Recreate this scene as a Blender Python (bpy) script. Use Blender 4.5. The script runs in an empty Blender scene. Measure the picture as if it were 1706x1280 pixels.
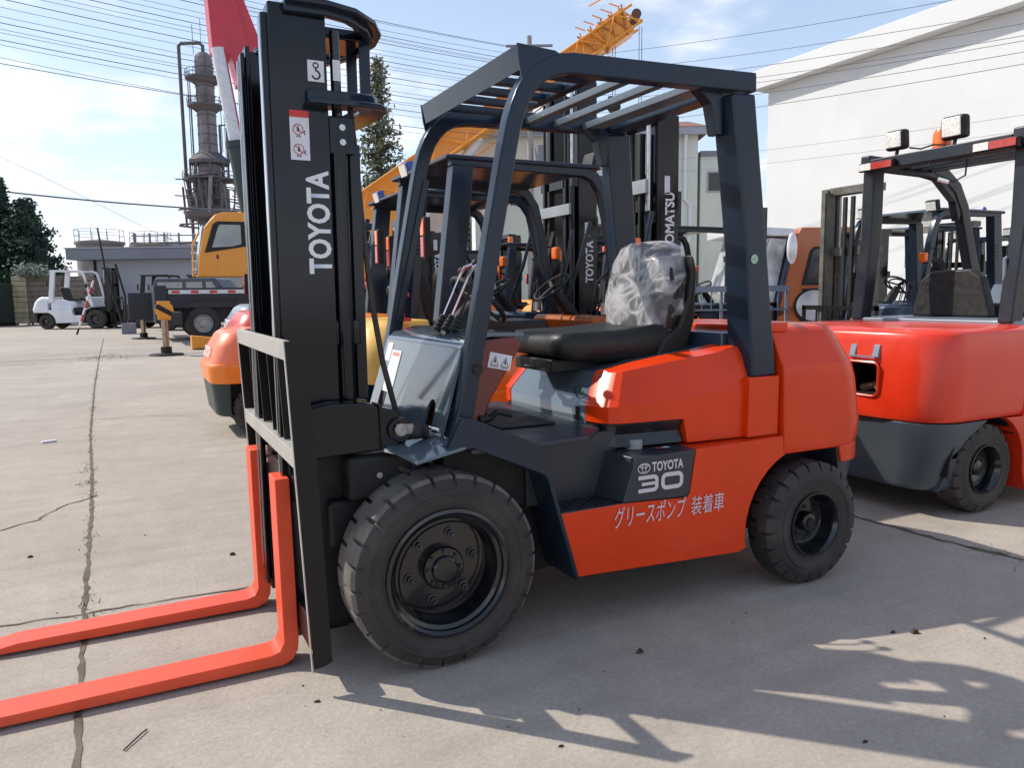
import bpy, bmesh, math, random
from mathutils import Vector, Matrix
random.seed(7)
S = bpy.context.scene
COL = S.collection
rad = math.radians

# ------------------------------------------------------------------ camera
def make_camera():
    yaw, pit, rol, f = rad(26.641), rad(6.716), rad(-.733), 1283.5
    F = Vector((math.sin(yaw)*math.cos(pit), math.cos(yaw)*math.cos(pit), -math.sin(pit)))
    R = Vector((math.cos(yaw), -math.sin(yaw), 0)); U = R.cross(F)
    R2 = R*math.cos(rol)+U*math.sin(rol); U2 = -R*math.sin(rol)+U*math.cos(rol)
    cd = bpy.data.cameras.new('camera'); co = bpy.data.objects.new('camera', cd); COL.objects.link(co)
    cd.sensor_fit = 'HORIZONTAL'; cd.sensor_width = 36; cd.lens = f/1706*36
    cd.clip_start = .05; cd.clip_end = 3000
    M = Matrix.Identity(4)
    for i in range(3):
        M[i][0] = R2[i]; M[i][1] = U2[i]; M[i][2] = -F[i]
    M[0][3], M[1][3], M[2][3] = -.9698, -3.0417, 1.3277
    co.matrix_world = M
    S.camera = co
make_camera()

# ------------------------------------------------------------------ sky and sun
def make_world():
    w = bpy.data.worlds.new('World'); S.world = w; w.use_nodes = True
    nt = w.node_tree; nt.nodes.clear(); N = nt.nodes.new; L = nt.links.new
    out = N('ShaderNodeOutputWorld'); bg = N('ShaderNodeBackground'); bg.inputs[1].default_value = .138
    sky = N('ShaderNodeTexSky'); sky.sky_type = 'NISHITA'; sky.sun_disc = False
    sky.sun_elevation = rad(43.9); sky.sun_rotation = rad(-45.4); sky.air_density = 1.1; sky.dust_density = .8; sky.ozone_density = 1.6
    tc = N('ShaderNodeTexCoord'); sep = N('ShaderNodeSeparateXYZ'); L(tc.outputs['Generated'], sep.inputs[0])
    # clouds on a layer overhead: direction divided by its height
    zz = N('ShaderNodeMath'); zz.operation = 'MAXIMUM'; zz.inputs[1].default_value = 0; L(sep.outputs[2], zz.inputs[0])
    za = N('ShaderNodeMath'); za.operation = 'ADD'; za.inputs[1].default_value = .16; L(zz.outputs[0], za.inputs[0])
    dx = N('ShaderNodeMath'); dx.operation = 'DIVIDE'; L(sep.outputs[0], dx.inputs[0]); L(za.outputs[0], dx.inputs[1])
    dy = N('ShaderNodeMath'); dy.operation = 'DIVIDE'; L(sep.outputs[1], dy.inputs[0]); L(za.outputs[0], dy.inputs[1])
    cmb = N('ShaderNodeCombineXYZ'); L(dx.outputs[0], cmb.inputs[0]); L(dy.outputs[0], cmb.inputs[1]); cmb.inputs[2].default_value = 3.3
    n1 = N('ShaderNodeTexNoise'); n1.inputs['Scale'].default_value = 1.9; n1.inputs['Detail'].default_value = 7; n1.inputs['Roughness'].default_value = .52
    L(cmb.outputs[0], n1.inputs['Vector'])
    # more cloud low down, less high up
    mr = N('ShaderNodeMapRange'); L(sep.outputs[2], mr.inputs[0]); mr.inputs[1].default_value = 0; mr.inputs[2].default_value = .42
    mr.inputs[3].default_value = .16; mr.inputs[4].default_value = -.08
    ad = N('ShaderNodeMath'); ad.operation = 'ADD'; L(n1.outputs[0], ad.inputs[0]); L(mr.outputs[0], ad.inputs[1])
    cr = N('ShaderNodeMapRange'); cr.interpolation_type = 'SMOOTHSTEP'; L(ad.outputs[0], cr.inputs[0])
    cr.inputs[1].default_value = .5; cr.inputs[2].default_value = .72; cr.inputs[4].default_value = .85
    hz = N('ShaderNodeMapRange'); L(sep.outputs[2], hz.inputs[0]); hz.inputs[1].default_value = 0; hz.inputs[2].default_value = .34
    hz.inputs[3].default_value = .62; hz.inputs[4].default_value = .3
    mh = N('ShaderNodeMix'); mh.data_type = 'RGBA'; L(hz.outputs[0], mh.inputs[0]); L(sky.outputs[0], mh.inputs[6]); mh.inputs[7].default_value = (5.9, 6.8, 8.4, 1)
    mc = N('ShaderNodeMix'); mc.data_type = 'RGBA'; L(cr.outputs[0], mc.inputs[0]); L(mh.outputs[2], mc.inputs[6]); mc.inputs[7].default_value = (7.9, 7.8, 8.3, 1)
    L(mc.outputs[2], bg.inputs[0]); L(bg.outputs[0], out.inputs[0])
make_world()
sd = bpy.data.lights.new('sun', 'SUN'); sd.energy = 4.15; sd.angle = rad(.55); sd.color = (1, .93, .82)
so = bpy.data.objects.new('sun', sd); COL.objects.link(so)
so.rotation_euler = Vector((.74, -.73, -1)).to_track_quat('-Z', 'Y').to_euler(); so.location = (-15, 15, 25)
S.view_settings.view_transform = 'Standard'; S.view_settings.look = 'None'; S.view_settings.exposure = .22; S.view_settings.gamma = 1

# ------------------------------------------------------------------ materials
MATS = {}
def mat(name, col, rough=.5, metal=0, coat=0, var=.12, vs=6, bump=0, bs=60, spec=.5, dirt=None, dirt_amt=.3, dirt_scale=3, trans=0, alpha=1, emit=None, croug=.06, peel=0):
    if name in MATS: return MATS[name]
    m = bpy.data.materials.new(name); m.use_nodes = True; nt = m.node_tree; N = nt.nodes.new; L = nt.links.new
    b = nt.nodes['Principled BSDF']; tc = N('ShaderNodeTexCoord')
    n = N('ShaderNodeTexNoise'); n.inputs['Scale'].default_value = vs; n.inputs['Detail'].default_value = 5; L(tc.outputs['Object'], n.inputs['Vector'])
    r = N('ShaderNodeMapRange'); L(n.outputs[0], r.inputs[0]); r.inputs[1].default_value = .3; r.inputs[2].default_value = .7
    r.inputs[3].default_value = 1-var; r.inputs[4].default_value = 1+var
    mx = N('ShaderNodeMix'); mx.data_type = 'RGBA'; mx.blend_type = 'MULTIPLY'; mx.inputs[0].default_value = 1
    mx.inputs[6].default_value = (*col, 1); L(r.outputs[0], mx.inputs[7]); last = mx.outputs[2]
    if dirt:
        d = N('ShaderNodeTexNoise'); d.inputs['Scale'].default_value = dirt_scale; d.inputs['Detail'].default_value = 8; d.inputs['Roughness'].default_value = .65
        L(tc.outputs['Object'], d.inputs['Vector'])
        dr = N('ShaderNodeMapRange'); L(d.outputs[0], dr.inputs[0]); dr.inputs[1].default_value = .48; dr.inputs[2].default_value = .72; dr.inputs[4].default_value = dirt_amt
        dm = N('ShaderNodeMix'); dm.data_type = 'RGBA'; L(dr.outputs[0], dm.inputs[0]); L(last, dm.inputs[6]); dm.inputs[7].default_value = (*dirt, 1); last = dm.outputs[2]
    L(last, b.inputs['Base Color'])
    rr = N('ShaderNodeMapRange'); L(n.outputs[0], rr.inputs[0]); rr.inputs[1].default_value = .3; rr.inputs[2].default_value = .7
    rr.inputs[3].default_value = max(.02, rough*.82); rr.inputs[4].default_value = min(1, rough*1.2); L(rr.outputs[0], b.inputs['Roughness'])
    b.inputs['Metallic'].default_value = metal; b.inputs['Coat Weight'].default_value = coat; b.inputs['Coat Roughness'].default_value = croug
    b.inputs['Specular IOR Level'].default_value = spec
    if trans: b.inputs['Transmission Weight'].default_value = trans
    if alpha < 1: b.inputs['Alpha'].default_value = alpha
    if emit: b.inputs['Emission Color'].default_value = (*emit[:3], 1); b.inputs['Emission Strength'].default_value = emit[3]
    if bump or peel:
        bn = N('ShaderNodeTexNoise'); bn.inputs['Scale'].default_value = bs; bn.inputs['Detail'].default_value = 4; L(tc.outputs['Object'], bn.inputs['Vector'])
        bu = N('ShaderNodeBump'); bu.inputs['Strength'].default_value = 1; bu.inputs['Distance'].default_value = (bump or peel)
        L(bn.outputs[0], bu.inputs['Height']); L(bu.outputs[0], b.inputs['Coat Normal' if peel else 'Normal'])
        if peel: L(bu.outputs[0], b.inputs['Normal'])
    MATS[name] = m; return m
RED = mat('orange_red_paint', (.72, .045, .004), .28, 0, .12, .03, 5, peel=.00012, bs=9, spec=.3, dirt=(.42, .03, .008), dirt_amt=.25, dirt_scale=2)
FORK = mat('fork_coral_paint', (.79, .08, .026), .42, 0, .05, .05, 8, bump=.0006, bs=50, dirt=(.45, .09, .05), dirt_amt=.35, dirt_scale=7)
GREY = mat('slate_grey_paint', (.035, .06, .095), .2, 0, .25, .05, 5, peel=.00015, bs=8)
GUARD = mat('guard_blue_grey', (.011, .021, .038), .22, 0, .0, .06, 6, peel=.00015, bs=12, spec=.38)
HOODG = mat('hood_grey_gloss', (.105, .135, .16), .12, 0, .5, .04, 5, peel=.0003, bs=6)
BOXG = mat('step_box_grey', (.026, .03, .04), .38, 0, .0, .06, 9, bump=.0005, bs=160)
MAST = mat('mast_black_gloss', (.004, .005, .009), .13, 0, .0, .1, 4, peel=.00015, bs=7, spec=.4)
CARR = mat('carriage_black', (.009, .008, .008), .36, 0, .0, .12, 9, bump=.0006, bs=40, spec=.3)
CARRG = mat('backrest_sunlit_grey', (.4, .38, .35), .45, 0, 0, .08, 9)  # sunlit front faces of the dark carriage, brightness put into the colour
BLK = mat('matt_black', (.006, .006, .007), .6, 0, 0, .1, 9)
RUB = mat('tyre_rubber', (.032, .027, .025), .7, 0, 0, .2, 10, bump=.0012, bs=55, dirt=(.11, .09, .075), dirt_amt=.4, dirt_scale=6)
TREAD = mat('dusty_tread_rubber', (.12, .108, .095), .85, 0, 0, .2, 14, bump=.0015, bs=60, dirt=(.24, .215, .18), dirt_amt=.7, dirt_scale=8)
RUBD = mat('worn_tyre_rubber', (.05, .042, .036), .85, 0, 0, .2, 10, bump=.0015, bs=60, dirt=(.12, .095, .075), dirt_amt=.5, dirt_scale=5)
RIM = mat('rim_black_gloss', (.007, .0075, .009), .13, 0, .35, .1, 8, peel=.0006, bs=20)
NUT = mat('dark_steel_nut', (.06, .06, .065), .35, .7)
STEEL = mat('bare_steel', (.5, .5, .5), .3, 1, 0, .2, 20)
CHROME = mat('chrome_rod', (.7, .72, .74), .12, 1, 0, .05)
VINYL = mat('black_seat_vinyl', (.014, .013, .012), .45, 0, 0, .15, 14, bump=.0015, bs=70, spec=.4)
WHITE = mat('white_lettering', (.72, .73, .76), .5, 0, 0, .05)
PINKW = mat('pinkish_white_lettering', (.62, .56, .6), .5, 0, 0, .05)
LABEL = mat('white_label', (.66, .66, .7), .4, 0, 0, .06, 30)
LRED = mat('label_red', (.6, .04, .04), .5)
LBLK = mat('label_black', (.02, .02, .025), .5)
LCYAN = mat('label_cyan', (.1, .5, .65), .5)
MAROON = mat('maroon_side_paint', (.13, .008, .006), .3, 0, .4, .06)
AMBER = mat('amber_lens', (.9, .16, .01), .2, 0, .5)
LENS = mat('lamp_lens', (.75, .75, .7), .15, 0, .6, .25, 60)
RLENS = mat('red_lens', (.45, .04, .03), .2, 0, .5, .2, 40)
YEL = mat('crane_yellow', (.78, .3, .02), .4, 0, .25, .06, 3, dirt=(.3, .2, .1), dirt_amt=.25)
ORG = mat('loader_orange', (.8, .25, .03), .36, 0, .35, .05, 4)
BORG = mat('bright_orange_paint', (.9, .22, .015), .35, 0, .3, .05, 4)
PEACH = mat('faded_orange_red', (.85, .2, .09), .4, 0, .2, .06, 4)
WPAINT = mat('white_machine_paint', (.72, .73, .76), .35, 0, .3, .06, 4, dirt=(.35, .33, .3), dirt_amt=.25)
LGREY = mat('light_grey_paint', (.2, .24, .3), .35, 0, .3, .06, 4)
GLASS = mat('window_glass', (.25, .3, .33), .05, 0, 0, .05, trans=.0, spec=.8, alpha=.45)
DKGREEN = mat('dark_green_black', (.02, .035, .035), .5, 0, .1)
CREDP = mat('crane_boom_red', (.5, .03, .05), .45, 0, .15, .1, 2)
MIRR = mat('mirror_back_white', (.75, .75, .75), .2, .2, .5)

# ------------------------------------------------------------------ mesh builder
class MB:
    def __init__(s): s.bm = bmesh.new()
    def face(s, vs):
        try: return s.bm.faces.new(vs)
        except ValueError: return None
    def box(s, x0, x1, y0, y1, z0, z1, rot=None, piv=None):
        vs = [Vector((x, y, z)) for x in (x0, x1) for y in (y0, y1) for z in (z0, z1)]
        if rot is not None:
            c = Vector(piv) if piv else Vector(((x0+x1)/2, (y0+y1)/2, (z0+z1)/2)); vs = [rot @ (v-c)+c for v in vs]
        v = [s.bm.verts.new(p) for p in vs]
        for f in ((0,1,3,2), (4,6,7,5), (0,4,5,1), (2,3,7,6), (0,2,6,4), (1,5,7,3)): s.face([v[i] for i in f])
        return s
    def loft(s, rings, cap=True, close=False):
        R = [[s.bm.verts.new(p) for p in r] for r in rings]; n = len(R[0])
        rr = list(zip(R, R[1:])) + ([(R[-1], R[0])] if close else [])
        for a, b in rr:
            for i in range(n): s.face([a[i], a[(i+1) % n], b[(i+1) % n], b[i]])
        if cap and not close: s.face(R[0][::-1]); s.face(R[-1])
        return s
    def prism(s, pts, a, b, ax='y'):
        def P(p, t):
            if ax == 'y': return (p[0], t, p[1])
            if ax == 'x': return (t, p[0], p[1])
            return (p[0], p[1], t)
        return s.loft([[P(p, a) for p in pts], [P(p, b) for p in pts]])
    def grid(s, rows, closeu=False):
        R = [[s.bm.verts.new(p) for p in r] for r in rows]; n = len(R[0])
        for a, b in zip(R, R[1:]):
            for i in range(n if closeu else n-1): s.face([a[i], a[(i+1) % n], b[(i+1) % n], b[i]])
        return s
    def tube(s, pts, r, n=8, sx=None):
        pts = [Vector(p) for p in pts]; rings = []; up = None
        for i, p in enumerate(pts):
            d = (pts[min(i+1, len(pts)-1)]-pts[max(i-1, 0)]).normalized()
            if up is None:
                up = Vector((0, 0, 1)) if abs(d.z) < .9 else Vector((1, 0, 0))
            u = (up-d*up.dot(d)); u = u.normalized() if u.length > 1e-6 else d.orthogonal().normalized(); w = d.cross(u); up = u
            ri = r[i] if isinstance(r, (list, tuple)) else r
            rings.append([p+u*(ri*math.cos(2*math.pi*k/n))+w*((sx or 1)*ri*math.sin(2*math.pi*k/n)) for k in range(n)])
        return s.loft(rings)
    def bar(s, pts, w, h, up=(0, 1, 0)):     # rectangular section along a polyline; w along up, h across
        pts = [Vector(p) for p in pts]; up = Vector(up); rings = []
        for i, p in enumerate(pts):
            d = (pts[min(i+1, len(pts)-1)]-pts[max(i-1, 0)]).normalized(); u = (up-d*up.dot(d)).normalized(); q = d.cross(u)
            k = 1.
            if 0 < i < len(pts)-1:
                a = (pts[i+1]-p).normalized().dot((p-pts[i-1]).normalized()); k = 1/max(.5, math.sqrt((1+a)/2))
            hh = h[i] if isinstance(h, (list, tuple)) else h
            rings.append([p+u*w/2+q*hh/2*k, p-u*w/2+q*hh/2*k, p-u*w/2-q*hh/2*k, p+u*w/2-q*hh/2*k])
        return s.loft(rings)
    def cyl(s, p0, p1, r0, r1=None, n=20):
        r1 = r0 if r1 is None else r1; p0 = Vector(p0); p1 = Vector(p1); d = (p1-p0).normalized(); u = d.orthogonal().normalized(); w = d.cross(u)
        return s.loft([[p+u*(r*math.cos(2*math.pi*k/n))+w*(r*math.sin(2*math.pi*k/n)) for k in range(n)] for p, r in ((p0, r0), (p1, r1))])
    def lathe(s, prof, c, ax='y', n=32, cap=False):
        rings = []
        for r, t in prof:
            rg = []
            for k in range(n):
                a = 2*math.pi*k/n; x, z = r*math.cos(a), r*math.sin(a)
                rg.append(Vector(c)+(Vector((x, t, z)) if ax == 'y' else Vector((x, z, t)) if ax == 'z' else Vector((t, x, z))))
            rings.append(rg)
        return s.loft(rings, cap=cap)
    def ball(s, c, r, n=10, m=7, sc=(1, 1, 1)):
        c = Vector(c); rings = []
        for j in range(m+1):
            a = math.pi*(j/m*.96+.02); rings.append([c+Vector((r*sc[0]*math.sin(a)*math.cos(2*math.pi*k/n), r*sc[1]*math.sin(a)*math.sin(2*math.pi*k/n), r*sc[2]*math.cos(a))) for k in range(n)])
        return s.loft(rings)
    def ribbon(s, pts, w, close=False, z=0):      # flat stroke in local xy plane
        pts = [Vector((p[0], p[1], z)) for p in pts]; n = len(pts); A = []; B = []
        for i, p in enumerate(pts):
            a = pts[(i-1) % n] if close or i else p; b = pts[(i+1) % n] if close or i < n-1 else p
            t1 = (p-a).normalized() if (p-a).length > 1e-9 else (b-p).normalized(); t2 = (b-p).normalized() if (b-p).length > 1e-9 else t1
            t = (t1+t2); t = t.normalized() if t.length > 1e-6 else t1; q = Vector((-t.y, t.x, 0)); k = 1/max(.55, q.dot(Vector((-t1.y, t1.x, 0))))
            A.append(s.bm.verts.new(p+q*w/2*k)); B.append(s.bm.verts.new(p-q*w/2*k))
        for i in range(n if close else n-1):
            j = (i+1) % n; s.face([A[i], B[i], B[j], A[j]])
        return s
    def poly(s, pts): s.face([s.bm.verts.new((p[0], p[1], 0)) for p in pts]); return s
    def xf(s, M): s.bm.transform(M); return s
    def build(s, name, m, parent=None, bevel=0, seg=2, smooth=32, thick=0, label=None):
        bmesh.ops.recalc_face_normals(s.bm, faces=s.bm.faces[:])
        me = bpy.data.meshes.new(name); s.bm.to_mesh(me); s.bm.free()
        for mm in (m if isinstance(m, (list, tuple)) else [m]): me.materials.append(mm)
        me.polygons.foreach_set('use_smooth', [True]*len(me.polygons))
        o = bpy.data.objects.new(name, me); COL.objects.link(o)
        if thick:
            md = o.modifiers.new('solid', 'SOLIDIFY'); md.thickness = thick; md.offset = 0
        if bevel:
            md = o.modifiers.new('bevel', 'BEVEL'); md.width = bevel; md.segments = seg; md.limit_method = 'ANGLE'; md.angle_limit = rad(35); md.use_clamp_overlap = True
            wn = o.modifiers.new('wn', 'WEIGHTED_NORMAL'); wn.keep_sharp = False; wn.weight = 60
        else: me.set_sharp_from_angle(angle=rad(smooth))
        if parent: o.parent = parent
        if label: o['label'] = label
        return o
def frame(o, x, y):                          # matrix taking local xy drawing onto a surface: origin o, unit axes x and y
    x = Vector(x).normalized(); y = Vector(y); y = (y-x*y.dot(x)).normalized(); z = x.cross(y); M = Matrix.Identity(4)
    for i in range(3): M[i][0], M[i][1], M[i][2], M[i][3] = x[i], y[i], z[i], o[i]
    return M
def text(body, size, M, m, name='lettering', parent=None, bold=.02, sx=1., space=1., center=False, shear=0):
    c = bpy.data.curves.new('t', 'FONT'); c.body = body; c.size = size; c.offset = bold*size; c.space_character = space; c.shear = shear; c.resolution_u = 3
    if center: c.align_x = 'CENTER'; c.align_y = 'CENTER'
    o = bpy.data.objects.new('t', c); COL.objects.link(o); bpy.context.view_layer.update()
    dg = bpy.context.evaluated_depsgraph_get(); me = bpy.data.meshes.new_from_object(o.evaluated_get(dg))
    bpy.data.objects.remove(o); bpy.data.curves.remove(c)
    me.transform(M @ Matrix.Diagonal((sx, 1, 1, 1))); me.materials.clear(); me.materials.append(m); me.name = name
    ob = bpy.data.objects.new(name, me); COL.objects.link(ob)
    if parent: ob.parent = parent
    return ob
def tag(o, label, cat, group=None):
    o['label'] = label; o['category'] = cat
    if group: o['group'] = group
    return o
def struct(o, kind='structure'): o['kind'] = kind; return o
def empty(name, loc=(0, 0, 0), rz=0, label=None, cat=None, group=None):
    o = bpy.data.objects.new(name, None); COL.objects.link(o); o.location = loc; o.rotation_euler = (0, 0, rz); o.empty_display_size = .2
    if label: tag(o, label, cat, group)
    return o
def kids(o): return [c for c in bpy.data.objects if c.parent == o]
def copy_tree(o, parent=None):
    c = o.copy(); COL.objects.link(c)
    if parent: c.parent = parent
    for ch in kids(o): copy_tree(ch, c)
    return c
def arc(cx, cz, r, a0, a1, n=6): return [(cx+r*math.cos(rad(a0+(a1-a0)*i/n)), cz+r*math.sin(rad(a0+(a1-a0)*i/n))) for i in range(n+1)]

# ------------------------------------------------------------------ wheels (outer face towards -y at y=0)
def tyre_mb(R, ri, w, lugs, gd=.019, worn=False):
    mb = MB(); fr = [0, .02, .155, .18, .33, .5, .52, .655, .68, .83]
    g1 = {1, 2}; g2 = {6, 7}
    d = R-ri
    rows = [(.05*w, ri, 0, 0), (.012, ri+.12*d, 0, 0), (.0, ri+.3*d, 0, 0), (-.001, ri+.40*d, 0, 0), (-.005, ri+.42*d, 0, 0), (-.005, ri+.46*d, 0, 0), (-.001, ri+.48*d, 0, 0), (-.002, ri+.58*d, 0, 0), (.004, R-.045, 0, 0), (.009, R-.036, 1, .15), (.016, R-.014, 1, .9), (.028, R-.001, 1, 1),
            (.3*w, R+.001, 1, 1), (.4*w, R+.001, 1, .5), (.44*w, R+.001, 0, 0), (.56*w, R+.001, 0, 0), (.6*w, R+.001, 2, .5), (.7*w, R+.001, 2, 1), (w-.028, R-.001, 2, 1), (w-.016, R-.012, 2, .8),
            (w-.009, R-.034, 0, 0), (w, ri+.5*d, 0, 0), (w-.01, ri, 0, 0)]
    grid = []
    for (y, r, sd, gf) in rows:
        rg = []
        for L in range(lugs):
            for k, f in enumerate(fr):
                ang = 2*math.pi*(L+f)/lugs
                if sd and y < .4*w: ang += .012
                rr = r
                if (sd == 1 and k in g1) or (sd == 2 and k in g2): rr -= gd*gf
                rg.append((rr*math.cos(ang), y, rr*math.sin(ang)))
        grid.append(rg)
    mb.grid(grid, closeu=True)
    return mb
def wheel(parent, x, y, R, rr, w, lugs, side=-1, rub=None, tread=None, front=True, name='wheel', rim=None):
    # side -1: outer face towards -y
    rub = rub or RUB; rim = rim or RIM
    t = tyre_mb(R, rr, w, lugs)
    M = Matrix.Translation((x, y, R)) @ (Matrix.Identity(4) if side < 0 else Matrix.Rotation(math.pi, 4, 'Z'))
    o = t.xf(M).build(name, [rub, tread or rub], parent, smooth=40)
    if tread:
        for p in o.data.polygons:
            c = p.center; r = math.hypot(c.x-x, c.z-R)
            if r > R-.022: p.material_index = 1
    q = MB()
    if front:
        q.lathe([(rr+.006, .012), (rr+.004, .0), (rr-.008, -.003), (rr-.018, .006), (rr-.02, .02), (rr-.034, .026), (rr-.04, .045), (rr-.046, .09), (rr-.05, .095), (.0, .095)], (0, 0, 0), n=64)
        q.lathe([(rr*.79, .02), (rr*.805, .013), (rr*.82, .02)], (0, 0, 0), n=64)
    else:
        q.lathe([(rr+.005, .012), (rr+.003, .0), (rr-.007, .0), (rr-.014, .012), (rr-.02, .03), (rr-.03, .075), (rr-.035, .08), (.0, .08)], (0, 0, 0), n=48)
    ro = q.xf(M).build('rim', rim, o, smooth=35)
    h = MB(); k = rr/.228
    if front:
        h.lathe([(.08*k, .1), (.08*k, .07), (.074*k, .062), (.05*k, .06), (.047*k, .045), (.04*k, .04), (.0, .04)], (0, 0, 0), n=28)
        for i in range(8):
            a = 2*math.pi*i/8; h.cyl((.063*k*math.cos(a), .066, .063*k*math.sin(a)), (.063*k*math.cos(a), .052, .063*k*math.sin(a)), .008*k, n=6)
    else:
        h.lathe([(.045, .085), (.045, .05), (.038, .04), (.022, .037), (.02, .03), (.0, .03)], (0, 0, 0), n=24)
    h.xf(M).build('hub', rim, o, smooth=35)
    nr = .125*k if front else .066; cnt = 6 if front else 5
    for i in range(cnt):
        a = 2*math.pi*(i+.22)/cnt; cx, cz = nr*math.cos(a), nr*math.sin(a); z0 = .095 if front else .08; sz = (1. if front else .6)
        nn = MB(); nn.lathe([(.021*sz, 0), (.021*sz, -.005), (.0135*sz, -.006), (.0135*sz, -.022*sz), (.007*sz, -.023*sz), (.007*sz, -.034*sz), (0, -.034*sz)], (cx, z0, cz), n=12)
        nn.xf(M).build('wheel_nut', NUT, o, smooth=30)
    return o
# ------------------------------------------------------------------ the forklift in front
from mathutils import noise
def ring_plan(xf, xr, ys, rc, z, n=5):
    pts = [(xf, -ys), (xr-rc, -ys)]
    pts = [Vector((xf, -ys, z))]+[Vector((xr-rc+rc*math.sin(rad(a)), -ys+rc-rc*math.cos(rad(a)), z)) for a in [90*i/n for i in range(n+1)]]
    pts += [Vector((p.x, -p.y, z)) for p in reversed(pts)]
    return pts
def warning_label(parent, M, w, h, head=True):
    o = MB().poly([(0, 0), (w, 0), (w, h), (0, h)]).xf(M).build('warning_label', LABEL, parent)
    T = M @ Matrix.Translation((0, 0, .0006))
    if head: MB().poly([(0, h*.86), (w, h*.86), (w, h), (0, h)]).xf(T).build('label_header', LRED, o)
    r = MB(); k = MB()
    for cy in ((.62, .22) if head else (.5,)):
        for cx in ((.42,) if head else (.27, .73)):
            R = w*.26 if head else w*.17; c = (w*cx, h*cy)
            if head:
                r.ribbon([(c[0]+R*math.cos(a*math.pi/8), c[1]+R*math.sin(a*math.pi/8)) for a in range(16)], R*.16, True)
                r.ribbon([(c[0]-R*.7, c[1]+R*.7), (c[0]+R*.7, c[1]-R*.7)], R*.14)
                k.ribbon([(c[0]+R*1.4, c[1]-R*.2), (c[0]+R*1.1, c[1]-R*.6), (c[0]+R*1.4, c[1]-R)], R*.2)
                k.ribbon([(c[0]-R*.3, c[1]-R*1.5), (c[0]-R*.15, c[1]-R*1.2)], R*.3); k.ribbon([(c[0]+R*.35, c[1]-R*1.5), (c[0]+R*.2, c[1]-R*1.2)], R*.3)
            else: k.ribbon([(c[0]-R, c[1]-R), (c[0]+R, c[1]-R), (c[0], c[1]+R*1.1)], R*.14, True); k.ribbon([(c[0]-R, c[1]-R*1.35), (c[0]+R, c[1]-R*1.35)], R*.16)
            k.poly([(c[0]+R*.16*math.cos(a), c[1]+R*.5+R*.16*math.sin(a)) for a in [i*math.pi/4 for i in range(8)]])
            k.poly([(c[0]-R*.22, c[1]-R*.45), (c[0]+R*.3, c[1]-R*.45), (c[0]+R*.2, c[1]+R*.28), (c[0]-R*.15, c[1]+R*.25)])
    if head: r.xf(T).build('prohibition_ring', LRED, o, thick=.0003)
    k.xf(M @ Matrix.Translation((0, 0, .0012))).build('pictogram', LBLK, o)
    return o
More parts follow.
